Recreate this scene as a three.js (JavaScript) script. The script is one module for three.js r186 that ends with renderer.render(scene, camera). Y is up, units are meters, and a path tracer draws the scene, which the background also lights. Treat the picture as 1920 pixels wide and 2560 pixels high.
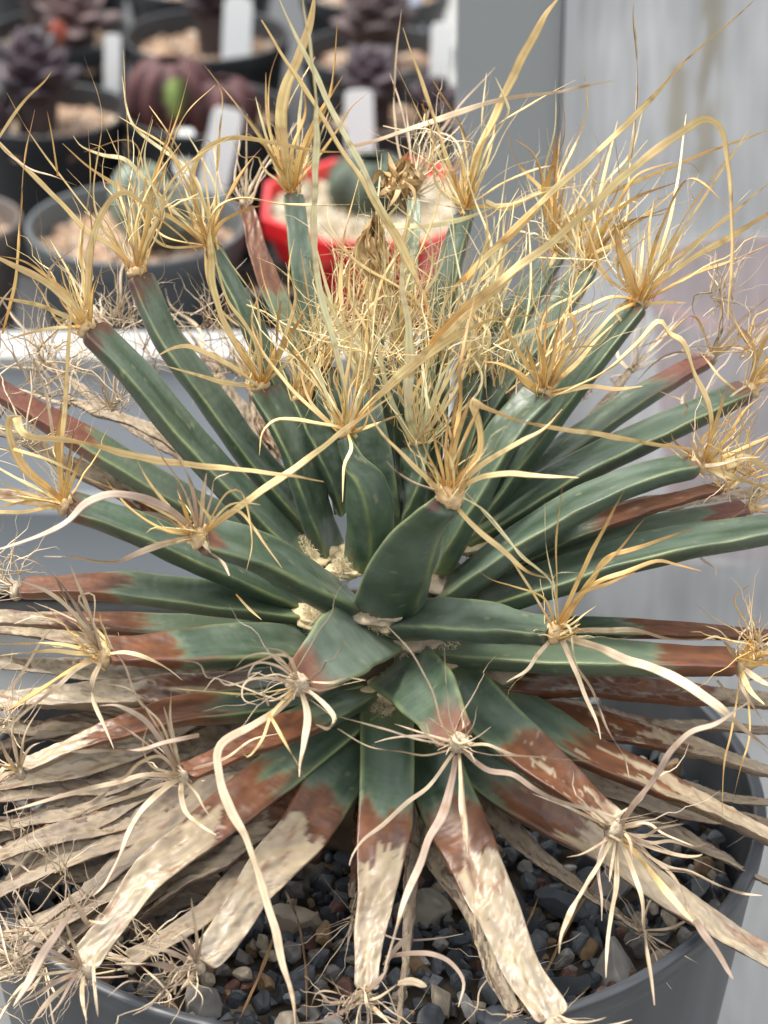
import * as THREE from 'three';
import { ImprovedNoise } from 'three/addons/math/ImprovedNoise.js';
import { mergeGeometries, mergeVertices, toCreasedNormals } from 'three/addons/utils/BufferGeometryUtils.js';

// ---------------------------------------------------------------- camera, sky, sun, exposure
const RIM = 0.125;                                   // height of the big pot's rim above the bench
const PITCH = THREE.MathUtils.degToRad(27.6);
const camera = new THREE.PerspectiveCamera(THREE.MathUtils.radToDeg(2 * Math.atan(1280 / 7000)), 0.75, 0.05, 20);
camera.position.set(0.0043, RIM + 0.332, 0.506);
camera.rotation.set(-PITCH, 0, 0);
camera.focus = 0.555;
camera.userData.fStop = 22;

const scene = new THREE.Scene();
const renderer = new THREE.WebGLRenderer();
renderer.toneMapping = THREE.LinearToneMapping;
renderer.toneMappingExposure = 1.9;
renderer.shadowMap.enabled = true;

// soft overcast daylight seen through a greenhouse roof, brightest overhead and a little to the back left
const SUN = new THREE.Vector3(-0.42, 0.86, -0.1).normalize();
{
  const w = 256, h = 128, d = new Float32Array(w * h * 4), v = new THREE.Vector3();
  for (let j = 0; j < h; j++) for (let i = 0; i < w; i++) {
    const el = ((j + 0.5) / h - 0.5) * Math.PI, az = ((i + 0.5) / w - 0.5) * 2 * Math.PI;
    v.set(Math.cos(el) * Math.cos(az), Math.sin(el), Math.cos(el) * Math.sin(az));
    const up = Math.max(0, v.y), s = Math.max(0, v.dot(SUN));
    let L = v.y < 0 ? 0.12 : 0.34 + 0.9 * up + 1.2 * Math.pow(s, 6);
    const k = (j * w + i) * 4;
    d[k] = L * 0.985; d[k + 1] = L * 1.0; d[k + 2] = L * 1.02; d[k + 3] = 1;
  }
  const t = new THREE.DataTexture(d, w, h, THREE.RGBAFormat, THREE.FloatType);
  t.mapping = THREE.EquirectangularReflectionMapping; t.magFilter = THREE.LinearFilter; t.needsUpdate = true;
  scene.background = t; scene.environment = t;
}
const sun = new THREE.DirectionalLight(new THREE.Color(1, 0.93, 0.83), 2.4);
sun.position.copy(SUN).multiplyScalar(2); sun.castShadow = true; sun.shadow.radius = 22;
Object.assign(sun.shadow.camera, { left: -1, right: 1, top: 1, bottom: -1, near: 0.1, far: 5 });
scene.add(sun, sun.target);

// ---------------------------------------------------------------- helpers
let seed = 20240611;
const rnd = () => { seed = (seed + 0x6d2b79f5) | 0; let t = Math.imul(seed ^ (seed >>> 15), 1 | seed); t = (t + Math.imul(t ^ (t >>> 7), 61 | t)) ^ t; return ((t ^ (t >>> 14)) >>> 0) / 4294967296; };
const rr = (a, b) => a + (b - a) * rnd();
const gauss = () => (rnd() + rnd() + rnd() + rnd() - 2) * 0.87;
const pick = (a) => a[Math.floor(rnd() * a.length)];
const NZ = new ImprovedNoise();
const noise = (x, y, z) => NZ.noise(x + 91.3, y + 37.7, z + 11.9);
const fbm = (x, y, z, o = 3) => { let s = 0, a = 0.5; for (let i = 0; i < o; i++) { s += a * noise(x, y, z); x *= 2.03; y *= 2.03; z *= 2.03; a *= 0.5; } return s; };
const clamp = (x, a = 0, b = 1) => Math.min(b, Math.max(a, x));
const smooth = (a, b, x) => { const t = clamp((x - a) / (b - a)); return t * t * (3 - 2 * t); };
const lerp = (a, b, t) => a + (b - a) * t;
const V = (x, y, z) => new THREE.Vector3(x, y, z);
const mixc = (a, b, t) => [lerp(a[0], b[0], t), lerp(a[1], b[1], t), lerp(a[2], b[2], t)];

const CF = V(0, -Math.sin(PITCH), -Math.cos(PITCH)), CU = V(0, Math.cos(PITCH), -Math.sin(PITCH));
const ray = (px, py) => V((px - 960) / 7000, 0, 0).addScaledVector(CU, (1280 - py) / 7000).add(CF);   // photograph pixels, 1920 x 2560
function P(px, py, z) { const d = ray(px, py), t = (z - camera.position.z) / d.z; return camera.position.clone().addScaledVector(d, t); }
function PY(px, py, y) { const d = ray(px, py), t = (y - camera.position.y) / d.y; return Object.assign(camera.position.clone().addScaledVector(d, t), { depth: t }); }
const FR = { D: [0, 0, 1920 / 1659], a: [0, 0, .5787], b: [960, 0, .5787], c: [0, 800, .5787], d: [960, 800, .5787], e: [0, 1660, .5787], f: [960, 1660, .5787], h: [550, 300, .4822], i: [0, 560, .434], j: [1200, 560, .434], k: [600, 800, .434] };
const px = (f, x, y) => [FR[f][0] + x * FR[f][2], FR[f][1] + y * FR[f][2]];
const pts = (f, s) => s.trim().split(/\s+/).map((q) => px(f, ...q.split(',').map(Number)));

const names = {};
const numbered = (n) => { const k = names[n] = (names[n] ?? -1) + 1; return k ? n + '_' + String(k).padStart(3, '0') : n; };
function tag(o, label, category, group, kind) { o.userData = { ...(label && { label }), ...(category && { category }), ...(group && { group }), ...(kind && { kind }) }; return o; }
function thing(name, label, category, at = V(0, 0, 0), group) { const o = new THREE.Group(); o.name = numbered(name); o.position.copy(at); scene.add(o); return tag(o, label, category, group); }
function mesh(name, geo, mat, parent = scene) { const m = new THREE.Mesh(geo, mat); m.name = parent === scene ? numbered(name) : name; m.castShadow = m.receiveShadow = true; parent.add(m); return m; }
function geom(pos, idx, col, uv) {
  const g = new THREE.BufferGeometry();
  g.setAttribute('position', new THREE.Float32BufferAttribute(pos, 3));
  if (col) g.setAttribute('color', new THREE.Float32BufferAttribute(col, 3));
  g.setAttribute('uv', new THREE.Float32BufferAttribute(uv ?? new Float32Array(pos.length / 3 * 2), 2));
  g.setIndex(idx); g.computeVertexNormals(); return g;
}
function dataTex(w, h, fn, { srgb = false, ch = 4 } = {}) {
  const d = new Uint8Array(w * h * 4);
  for (let j = 0; j < h; j++) for (let i = 0; i < w; i++) { const c = fn(i / w, j / h), k = (j * w + i) * 4; const g = Array.isArray(c) ? c : [c, c, c]; for (let q = 0; q < 3; q++) d[k + q] = clamp(g[q]) * 255; d[k + 3] = 255; }
  const t = new THREE.DataTexture(d, w, h); t.magFilter = THREE.LinearFilter; t.wrapS = t.wrapT = THREE.RepeatWrapping; if (srgb) t.colorSpace = THREE.SRGBColorSpace; t.needsUpdate = true; return t;
}
function colored(geo, fn) { const p = geo.attributes.position, c = new Float32Array(p.count * 3); for (let i = 0; i < p.count; i++) c.set(fn(p.getX(i), p.getY(i), p.getZ(i), i), i * 3); geo.setAttribute('color', new THREE.BufferAttribute(c, 3)); return geo; }

// ---------------------------------------------------------------- materials
const skinBump = dataTex(256, 256, (u, v) => 0.5 + 0.5 * fbm(u * 9, v * 60, 3, 3) + 0.25 * noise(u * 70, v * 70, 8));
skinBump.repeat.set(1, 1);
const M = {
  skin: new THREE.MeshPhysicalMaterial({ vertexColors: true, roughness: 0.40, bumpMap: skinBump, bumpScale: 0.00014, sheen: 0.18, sheenColor: new THREE.Color(0.85, 0.9, 0.9), sheenRoughness: 0.5 }),
  dead: new THREE.MeshStandardMaterial({ vertexColors: true, roughness: 0.72, bumpMap: skinBump, bumpScale: 0.00022 }),
  spine: new THREE.MeshPhysicalMaterial({ vertexColors: true, roughness: 0.55, transmission: 0.12, thickness: 0 }),
  wool: new THREE.MeshStandardMaterial({ vertexColors: true, roughness: 1 }),
  stone: new THREE.MeshStandardMaterial({ vertexColors: true, roughness: 0.8 }),
  plain: new THREE.MeshStandardMaterial({ vertexColors: true, roughness: 0.7 }),
};
const mat = (r, g, b, roughness = 0.6, o = {}) => new THREE.MeshPhysicalMaterial({ color: new THREE.Color().setRGB(r, g, b), roughness, ...o });

// ---------------------------------------------------------------- bench, wall panel, tray
const grain = dataTex(512, 512, (u, v) => { const n = 0.86 + 0.2 * fbm(u * 14, v * 14, 1, 4); return [n, n, n]; }, { srgb: true });
const benchMat = mat(.17, .176, .178, .7, { map: grain.clone() }); benchMat.map.repeat.set(3, 3);
{
  const sh = new THREE.Shape(); [[-1.2, -.55], [.078, -.55], [.078, .288], [.024, .288], [.024, 1.35], [-1.2, 1.35]].forEach(([x, y], i) => i ? sh.lineTo(x, y) : sh.moveTo(x, y));
  const g = new THREE.ExtrudeGeometry(sh, { depth: .04, bevelEnabled: false }); g.rotateX(-Math.PI / 2); g.translate(0, -.04, 0);
  const f = new THREE.PlaneGeometry(8, 8); f.rotateX(-Math.PI / 2); f.translate(0, -.85, 0);
  tag(mesh('floor', f, mat(.3, .3, .29, .8, { map: grain })), 'grey floor below the bench', null, null, 'structure');
  tag(mesh('bench', g, benchMat), 'pale grey bench top under the pots', null, null, 'structure');
}
{
  const streak = dataTex(1024, 1024, (u, v) => {
    const x = u * 0.874, y = v * 1.7 - .8;
    let n = 0.76 + 0.16 * fbm(x * 24, y * 15, 5, 4) + 0.07 * fbm(x * 110, y * 24, 2, 3) + 0.05 * noise(x * 420, y * 50, 4);
    n *= .98; let c = [n * .99, n, n * 1.012];
    const tape = Math.max(smooth(.004, 0, Math.abs(x - .0435 - .0015 * noise(0, y * 90, 3)) - .0012) * smooth(-.1, .3, noise(x * 400, y * 60, 9) + .35), smooth(.003, 0, Math.abs(x - .0345) - .001) * smooth(.1, .3, noise(3, y * 50, 6)));
    return y > .14 + .01 ? mixc(c, [.52, .47, .36], tape * .42) : c;
  }, { srgb: true });
  streak.wrapS = streak.wrapT = THREE.ClampToEdgeWrapping;
  const pm = new THREE.MeshPhysicalMaterial({ color: 0xffffff, map: streak, roughness: 0.42, transmission: 0.38, thickness: 0, side: THREE.DoubleSide });
  const pos = [0.058, -.8, -0.302, 0.932, -.8, -0.302, 0.932, 0.9, -0.302, 0.058, 0.9, -0.302];
  const p = thing('wall_panel', 'milky grey translucent wall panel with vertical streaks beside the pots', null); p.userData.kind = 'structure';
  mesh('sheet', geom(pos, [0, 1, 2, 0, 2, 3], null, [0, 0, 1, 0, 1, 1, 0, 1]), pm, p);
  const g = new THREE.BoxGeometry(0.031, 1.7, 0.012); g.translate(0.0415, 0.05, -0.3);
  mesh('frame', g, mat(.26, .27, .275, .45), p);
  const s = new THREE.BoxGeometry(0.0038, 1.7, 0.016); s.translate(0.0595, 0.05, -0.299);
  mesh('frame', s, mat(.40, .41, .42, .4), p);
}
{
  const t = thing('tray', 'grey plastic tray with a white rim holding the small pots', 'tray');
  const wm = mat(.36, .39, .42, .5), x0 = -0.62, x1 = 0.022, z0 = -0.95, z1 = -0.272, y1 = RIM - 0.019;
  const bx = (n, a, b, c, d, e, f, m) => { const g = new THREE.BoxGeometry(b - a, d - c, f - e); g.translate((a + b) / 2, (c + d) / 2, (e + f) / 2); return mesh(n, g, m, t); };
  bx('wall', x0, x1, .058, y1 - .004, z1 - .004, z1, wm); bx('wall', x1 - .004, x1, .012, .04, z0, z1 - .032, wm);
  bx('foot', x0, x1, .052, .0578, z1 - .006, z1 + .004, mat(.5, .52, .54, .5));
  bx('wall', x0, x1, .012, .0518, z1 - .03, z1 - .018, wm); bx('floor', x0, x1, .004, .011, z0, z1 - .031, mat(.045, .047, .05, .55));  // floor near-black, unlike the grey walls: painted-in shade for gaps between pots
  bx('rim', x0, x1 + .003, y1 - .0038, y1, z1 - .014, z1 + .006, mat(.30, .305, .30, .55));
}
// the red thing behind the milky panel
{
  const b = thing('bucket', 'red bucket seen blurred through the milky panel', 'bucket', V(0.132, 0.0, -0.36));
  const pr = [[.028, 0], [.038, .085], [.040, .085], [.040, .091], [.0365, .091], [.027, .003], [0, .003]].map((q) => new THREE.Vector2(...q));
  mesh('body', new THREE.LatheGeometry(pr, 48), mat(.5, .05, .06, .5), b);
  const st = new THREE.BoxGeometry(.3, .03, .3); st.translate(.21, -.0152, -.48); tag(mesh('shelf', st, mat(.4, .4, .4, .7)), 'grey shelf behind the milky panel', 'shelf');
}

// ---------------------------------------------------------------- the big pot
{
  const pot = thing('plant_pot', 'large dark grey round plastic pot holding the spiny rosette plant', 'plant pot');
  const R = 0.0855, prof = [[.066, .0], [.068, .0], [R - .0006, RIM - .006], [R + .0002, RIM - .0045], [R + .0006, RIM - .001], [R, RIM - .0001], [R - .0016, RIM], [R - .0024, RIM - .0008], [R - .003, RIM - .006], [.066, .012], [0, .012]].map((q) => new THREE.Vector2(...q));
  const scuff = dataTex(256, 256, (u, v) => { const n = .8 + .35 * fbm(u * 40, v * 12, 4, 4); return [n, n, n]; }, { srgb: true });
  mesh('pot_wall', new THREE.LatheGeometry(prof, 160), mat(.078, .086, .098, .42, { map: scuff, bumpMap: scuff, bumpScale: .0002 }), pot);
}

// ---------------------------------------------------------------- gravel
function stoneGeo(k, tone, det = 3) {
  const g0 = new THREE.IcosahedronGeometry(1, det); g0.deleteAttribute('normal'); g0.deleteAttribute('uv'); const g = mergeVertices(g0, 1e-5), p = g.attributes.position, cut = [];
  for (let i = 0; i < 11; i++) cut.push([V(gauss(), gauss(), gauss()).normalize(), rr(.45, .82)]);
  const s = [rr(.8, 1.35), rr(.6, .95), rr(.75, 1.1)];
  for (let i = 0; i < p.count; i++) {
    const v = V(p.getX(i), p.getY(i), p.getZ(i));
    v.multiplyScalar(1 + .1 * noise(v.x * 1.7 + k * 9, v.y * 1.7, v.z * 1.7));
    for (const [n, d] of cut) { const e = v.dot(n) - d; if (e > 0) v.addScaledVector(n, -e * .97); }
    p.setXYZ(i, v.x * s[0], v.y * s[1], v.z * s[2]);
  }
  colored(g, (x, y, z) => { const n = fbm(x * 2.4 + k, y * 2.4, z * 2.4, 3), m = 1 + .9 * n; const sp = noise(x * 9, y * 9, z * 9 + k) > .42 ? 1.35 : 1; return tone.map((c) => clamp(c * m * sp)); });
  return toCreasedNormals(g, 0.42);
}
const TONES = { dark: [[.045, .053, .064], [.06, .068, .08], [.03, .035, .042], [.085, .093, .104]], mid: [[.13, .12, .11], [.11, .12, .13], [.16, .15, .14]], warm: [[.22, .14, .075], [.26, .19, .11], [.3, .25, .19], [.12, .06, .045]], pale: [[.25, .225, .185], [.28, .265, .245]] };
const STONES = [];
for (const [k, n] of [['dark', 10], ['mid', 5], ['warm', 6], ['pale', 3]]) for (let i = 0; i < n; i++) { const tone = pick(TONES[k]); STONES.push([k, stoneGeo(STONES.length, tone), stoneGeo(STONES.length, tone, 2)]); }
const stoneFor = (far) => { const r = rnd(), k = r < .56 ? 'dark' : r < .72 ? 'mid' : r < .94 ? 'warm' : 'pale'; return pick(STONES.filter((s) => s[0] === k))[far ? 2 : 1]; };
{
  const gr = thing('gravel', 'dark blue grey and brown gravel filling the large pot', 'gravel');
  const top = RIM - 0.013, placed = [], bed = [];
  const bedFloor = new THREE.CylinderGeometry(.0785, .0785, .004, 64); bedFloor.translate(0, top - .008, 0);
  colored(bedFloor, () => [.08, .062, .045]); bed.push(bedFloor.toNonIndexed());
  for (let i = 0; i < 9000 && placed.length < 620; i++) {
    const a = rnd() * 6.283, r = Math.sqrt(rnd()) * .0785, x = Math.cos(a) * r, z = Math.sin(a) * r, s = .0021 + .0050 * Math.pow(rnd(), 1.5);
    if (r + s > .0805 || placed.some((q) => Math.hypot(q[0] - x, q[1] - z) < (q[2] + s) * .86)) continue;
    placed.push([x, z, s]);
  }
  placed.sort((a, b) => b[1] - a[1]);
  let n = 0;
  for (const [x, z, s] of placed) {
    const near = z > -.02 && n < 290, m = new THREE.Mesh(stoneFor(!near), M.stone); m.name = 'stone';
    m.position.set(x, top - s * .3 + rr(-.0012, .001), z); m.rotation.set(rnd() * 6, rnd() * 6, rnd() * 6); m.scale.setScalar(s);
    m.castShadow = m.receiveShadow = true;
    if (near) { n++; gr.add(m); } else { m.updateMatrix(); const g = m.geometry.clone().applyMatrix4(m.matrix); bed.push(g.index ? g.toNonIndexed() : g); }
  }
  for (let i = 0; i < 1500; i++) { const a = rnd() * 6.283, r = Math.sqrt(rnd()) * .077, s = rr(.0012, .0029), m = new THREE.Object3D(); m.position.set(Math.cos(a) * r, top - .0032 + rr(-.0016, .0012), Math.sin(a) * r); m.rotation.set(rnd() * 6, rnd() * 6, rnd() * 6); m.scale.setScalar(s); m.updateMatrix(); bed.push(stoneFor(true).clone().applyMatrix4(m.matrix)); }
  for (const g of bed) { g.deleteAttribute('uv'); if (g.index) throw new Error('indexed'); }
  mesh('gravel_bed', mergeGeometries(bed), M.stone, gr).userData.kind = 'stuff';
}

// ---------------------------------------------------------------- the plant
const cactus = thing('cactus', 'large rosette cactus with long green tubercles tipped with papery straw spines', 'cactus');
const C = { deep: [.027, .047, .030], green: [.055, .089, .050], glau: [.135, .172, .136], orange: [.25, .125, .045], pale: [.17, .22, .14], edge: [.30, .34, .12], rust: [.172, .066, .028], rustd: [.075, .033, .019], red: [.15, .05, .036], purple: [.075, .03, .03], tan: [.29, .222, .15], cream: [.37, .293, .185], grey: [.30, .25, .195], mauve: [.27, .215, .175], yel: [.5, .37, .17] };

// a rounded three-cornered outline: a slightly hollow upper face and a keel below
const NS = 40;
const OUT = (() => {
  const c = [[-1, .06], [1, .06], [0, -1]], o = [];
  for (let i = 0; i < 3; i++) {
    const a = c[i], b = c[(i + 1) % 3], n = i === 0 ? 16 : 12;
    for (let k = 0; k < n; k++) { const t = k / n; o.push({ x: lerp(a[0], b[0], t) + (i === 1 ? .15 : i === 2 ? -.15 : 0) * Math.sin(t * Math.PI), y: lerp(a[1], b[1], t) - (i === 0 ? .1 * Math.sin(t * Math.PI) : .17 * Math.sin(t * Math.PI)), face: i, s: Math.min(t, 1 - t) }); }
  }
  for (let it = 0; it < 2; it++) { const q = o.map((p) => ({ ...p })); for (let i = 0; i < o.length; i++) { const a = q[(i + o.length - 1) % o.length], b = q[(i + 1) % o.length]; o[i].x = (a.x + 2 * q[i].x + b.x) / 4; o[i].y = (a.y + 2 * q[i].y + b.y) / 4; } }
  return o;
})();
const LEAF = {};
let leafNo = 0;
/* path: base first, tip last, in the photograph's full-view frame; w: width there; z0, z1: how near base and tip come;
   g: share that is green, b: where the brown ends; dry: how shrivelled; roll: turn about its own axis */
function tubercle(id, path, w, z0, z1, o = {}) {
  const q = pts('D', path), n = q.length, seg = [0];
  for (let i = 1; i < n; i++) seg.push(seg[i - 1] + Math.hypot(q[i][0] - q[i - 1][0], q[i][1] - q[i - 1][1]));
  const zb = o.zb ?? 0.004;
  const c3 = q.map((p, i) => { const t = seg[i] / seg[n - 1]; return P(p[0], p[1], lerp(z0, z1, t) + zb * 4 * t * (1 - t)); });
  const curve = new THREE.CatmullRomCurve3(c3, false, 'centripetal');
  const L = curve.getLength(), N = Math.round(clamp(L / .0006, 60, 190)), g = o.g ?? 1.2, b = o.b ?? 1.2, dry = o.dry ?? (g < .99 ? .8 : 0), k = ++leafNo * 7.31;
  const wm = w * (o.wk ?? 1.14) * 1.1573 * .565 / 7000 / 2, keel = (o.keel ?? .98), tipW = o.tw ?? (g < 0 ? .55 : g < .6 ? .74 : .8), baseW = o.bw ?? 1.05;
  const jag = rr(.05, .2), soft = rr(.02, .1), jf = rr(5, 11), crs = rr(1.6, 3.6), curl = rr(.0, .5);
  const pos = [], col = [], uv = [], idx = [], frames = [];
  const normalAt = (p, T) => { const rad = V(p.x, 0, p.z).normalize(), ref = V(0, 1, 0).addScaledVector(rad, -(o.lean ?? .9)); return ref.addScaledVector(T, -ref.dot(T)).normalize(); };
  let turn = o.roll ?? 0;
  if (o.nv) {   // how far the upper face is turned towards the photographer
    const p = curve.getPointAt(.55), T = curve.getTangentAt(.55), n0 = normalAt(p, T), b0 = V().crossVectors(T, n0), e = camera.position.clone().sub(p).normalize();
    const a1 = n0.dot(e), b1 = b0.dot(e), R = Math.hypot(a1, b1), m0 = Math.atan2(b1, a1), d = Math.acos(clamp(o.nv / R, -1, 1));
    turn = [m0 + d, m0 - d].sort((q, r) => Math.abs(q) - Math.abs(r))[0];
  }
  for (let j = 0; j <= N; j++) {
    const t = j / N, p = curve.getPointAt(t), T = curve.getTangentAt(t), Nn = normalAt(p, T);
    const rl = turn + (o.twist ?? 0) * t; if (rl) Nn.applyAxisAngle(T, rl);
    const B = V().crossVectors(T, Nn);
    frames.push({ p, T, Nn, B });
    let s = t < .5 ? lerp(baseW, 1, smooth(0, .45, t)) : lerp(1, tipW, smooth(.45, 1, t));
    s *= 1 + .05 * noise(t * 5, k, 2);
    if (t > .975) s *= Math.sqrt(Math.max(0, 1 - Math.pow((t - .975) / .025, 2))) * .5 + .5 * (t < 1 ? 1 : 0);
    s *= 1 - .16 * clamp(dry) * smooth(g, 1, t) * (1 + noise(t * 6, k, 4)); const W = wm * s, death = dry * smooth(g - .05, Math.min(g + .35, .98), t + (g < 0 ? .5 : 0)) ;
    for (let i = 0; i < OUT.length; i++) {
      const c = OUT[i], kx = 1 - .06 * death, ky = keel * (1 - .5 * death);
      const e3 = smooth(.12, 0, c.s);                       // near a corner
      const wr = death * (1 - .6 * e3) * (.0017 * fbm(t * 15 + k + c.x * .8, c.x * 1.5, c.y * 2 + 5, 4) + .00035 * noise(t * 60, c.x * 4 + k, c.y * 3));
      const und = .00035 * noise(t * 9, c.x * 1.3 + k, c.y + 3);
      const cw = death * curl * (.7 + noise(t * 4, k, 6)) * c.x * c.x * W * .6;
      const x = c.x * W * kx * (1 - .12 * death * curl), y = cw + c.y * W * ky + (wr + und) * (c.face === 0 ? 1 : .6);
      const v = p.clone().addScaledVector(B, -x + death * .0016 * noise(t * 5 + k, 2, k)).addScaledVector(Nn, y);
      pos.push(v.x, v.y, v.z); uv.push(i / OUT.length * .35 + k, t * L * 12);
      // colour that belongs to the skin
      const along = t + .13 * fbm(c.x * 1.5 + k, c.face * .8, t * 5, 4) + .03 * noise(c.x * 7, k, t * 3) - (o.edgeDie ?? .05) * e3;
      const m1 = fbm(t * 7 + k, c.x * 1.4, c.face * 4, 4), m2 = fbm(t * 40, c.x * 5 + k, c.face, 2);
      let gc = mixc(C.deep, C.green, clamp(.5 + 1.1 * m1)); gc = mixc(gc, C.glau, clamp((o.bloom ?? .3) - .12 + 1.0 * fbm(t * 3.4 + k * 2, c.x * 1.4, 9, 4) - .2 * (c.face > 0)));
      gc = mixc(gc, C.pale, (o.pale ?? 0)); gc = gc.map((q) => q * (1 + .14 * m2));
      const streakW = smooth(.12, .5, fbm(t * 5 + k, c.x * 9, 4 + c.face, 3) + .1) * .22 + .15 * smooth(.45, .6, noise(t * 110, c.x * 14, k)); gc = mixc(gc, C.glau, streakW);
      gc = mixc(gc, C.edge, e3 * .5 * clamp(.7 + noise(t * 8, k, i > 20 ? 2 : 8)));
      if (t < .14) gc = mixc(gc, C.edge, .35 * (1 - t / .14));
      let rc = mixc(C.rust, C.rustd, clamp(.45 + 1.3 * fbm(t * 12 + k, c.x * 2, 3, 3)));
      if (o.red) rc = mixc(rc, C.red, .6);
      const gy = clamp(.5 + 1.5 * fbm(t * 9 + k, c.x * 2, 7 + c.face, 3)), late = smooth(b, b + .5, t);
      let tc = mixc(C.cream, mixc(C.tan, o.old ? C.mauve : C.grey, clamp(late * 1.3 + (o.old ?? 0) * .5)), gy);
      tc = tc.map((q) => q * (1 + .14 * fbm(t * 40, c.x * 5 + k, 2, 3) + .5 * fbm(t * 7, c.x * 2.4 + k, 6, 3)) * (o.old ? .85 : 1));
      tc = mixc(tc, C.rust, .6 * smooth(.2, .3, fbm(t * 6 + k, c.x * 1.6, 4, 3)));          // rusty flecks in the straw-coloured skin
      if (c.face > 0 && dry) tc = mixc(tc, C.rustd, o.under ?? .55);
      const bb = along + jag * fbm(t * jf + k, c.x * crs, 1.5 + c.face * .3, 4);
      let cc = gc;
      if (along > g - soft - .03) { const mm = smooth(g - soft, g + .015, along + .5 * soft * fbm(t * 20, c.x * 3 + k, 5, 3)); cc = mixc(mixc(mixc(gc, C.pale, .6 * smooth(g - soft - .03, g - .01, along)), C.orange, .55 * smooth(g - soft * .7, g, along)), rc, mm); }
      if (along > g) { let tn = smooth(b - .006, b + .006, bb); if (o.patch && c.face === 0) tn = Math.max(tn, smooth(.02, .035, fbm(t * 9 + k, c.x * 2, 6, 4) - .24 + o.patch * smooth(g, b, t))); cc = mixc(cc, tc, tn); const ln = smooth(.5, .95, 1 - Math.abs(fbm(t * 4 + k * 3, c.x * 1.2, 8, 2) - .12) * 26); cc = mixc(cc, C.rustd, ln * tn * .5); if (bb > b - .02 && bb < b + .012 && b > 0) cc = mixc(cc, C.rustd, .5 * (1 - tn) + .15); }
      const sc = smooth(.56, .6, noise(t * L * 300, c.x * 5 + k, c.face * 3)); if (along < g) cc = mixc(cc, mixc(C.tan, C.edge, .4), sc * .35); const rr0 = o.rim ?? 0; if (rr0 && along > 1 - rr0 && g > 1) cc = mixc(cc, mixc(o.rimc ?? C.purple, C.rust, clamp(.3 + 1.5 * fbm(t * 14, c.x * 3 + k, 3, 3))), .85 * smooth(1 - rr0, 1 - rr0 * .3, along + .09 * fbm(c.x * 4, k + t * 8, 3, 3)));
      if (o.streak && c.face !== o.sf) { const sd = e3 * smooth(o.streak, o.streak + .15, t); cc = mixc(cc, C.red, sd * .8); }
      col.push(...cc.map((q) => clamp(q)));
    }
  }
  const m = OUT.length;
  for (let j = 0; j < N; j++) for (let i = 0; i < m; i++) { const a = j * m + i, b2 = j * m + (i + 1) % m; idx.push(a, b2, a + m, b2, b2 + m, a + m); }
  const c0 = pos.length / 3, pe = frames[N].p.clone().addScaledVector(frames[N].T, .0008); pos.push(pe.x, pe.y, pe.z); col.push(...C.rustd); uv.push(0, 0);
  for (let i = 0; i < m; i++) idx.push(N * m + i, N * m + (i + 1) % m, c0);
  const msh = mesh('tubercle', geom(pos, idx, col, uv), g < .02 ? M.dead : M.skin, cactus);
  if (g < .02) msh.userData.label = o.label ?? 'dead straw coloured shrivelled tubercle'; else if (g < .9) msh.userData.label = 'green tubercle drying to rust brown and straw at its tip';
  const F = frames[N], tip = { m: msh, p: F.p.clone().addScaledVector(F.Nn, -wm * tipW * .3), T: F.T, N: F.Nn, r: wm * tipW, z: z1, o };
  LEAF[id] = tip;
  if (!o.notip) areole(tip, o);
  if (globalThis.DBG) console.log(id, 'L', (L * 100).toFixed(1), 'tipY', ((tip.p.y - RIM) * 100).toFixed(1), 'baseY', ((c3[0].y - RIM) * 100).toFixed(1));
}
function lump(r, sx, sy, sz, tones, k, det = 2, amp = .35, f = 2.2) {
  const g0 = new THREE.IcosahedronGeometry(1, det + 2); g0.deleteAttribute('normal'); g0.deleteAttribute('uv'); const g = mergeVertices(g0, 1e-5), p = g.attributes.position;
  for (let i = 0; i < p.count; i++) { const v = V(p.getX(i), p.getY(i), p.getZ(i)); v.multiplyScalar(r * (1 + amp * 1.6 * fbm(v.x * f + k, v.y * f, v.z * f, 3))); p.setXYZ(i, v.x * sx, v.y * sy, v.z * sz); }
  colored(g, (x, y, z) => mixc(tones[0], tones[1], clamp(.5 + 1.6 * fbm(x / r * 3 + k, y / r * 3, z / r * 3, 3))));
  g.computeVertexNormals(); return g;
}
const WOOL = [[.68, .58, .36], [.44, .34, .19]], WOOLG = [[.5, .42, .31], [.28, .22, .15]];
function areole(t, o) {
  const old = o.tone === 'w', g = lump(t.r * .5, 1, 1, .7, old ? WOOLG : [[.62, .5, .3], [.4, .24, .1]], leafNo, 1, .3);
  g.applyQuaternion(new THREE.Quaternion().setFromUnitVectors(V(0, 0, 1), t.T)); g.translate(t.p.x + t.T.x * .0006, t.p.y + t.T.y * .0006, t.p.z + t.T.z * .0006);
  mesh('areole', g, M.wool, t.m);
}
// tubercles, oldest and farthest first -------------------------------------------------
const G = (rim = .06, x = {}) => ({ rim, ...x });
const DEAD = (x = {}) => ({ g: -.3, b: -.05, dry: 1, old: 1, keel: .5, tone: 'w', ...x });
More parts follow.
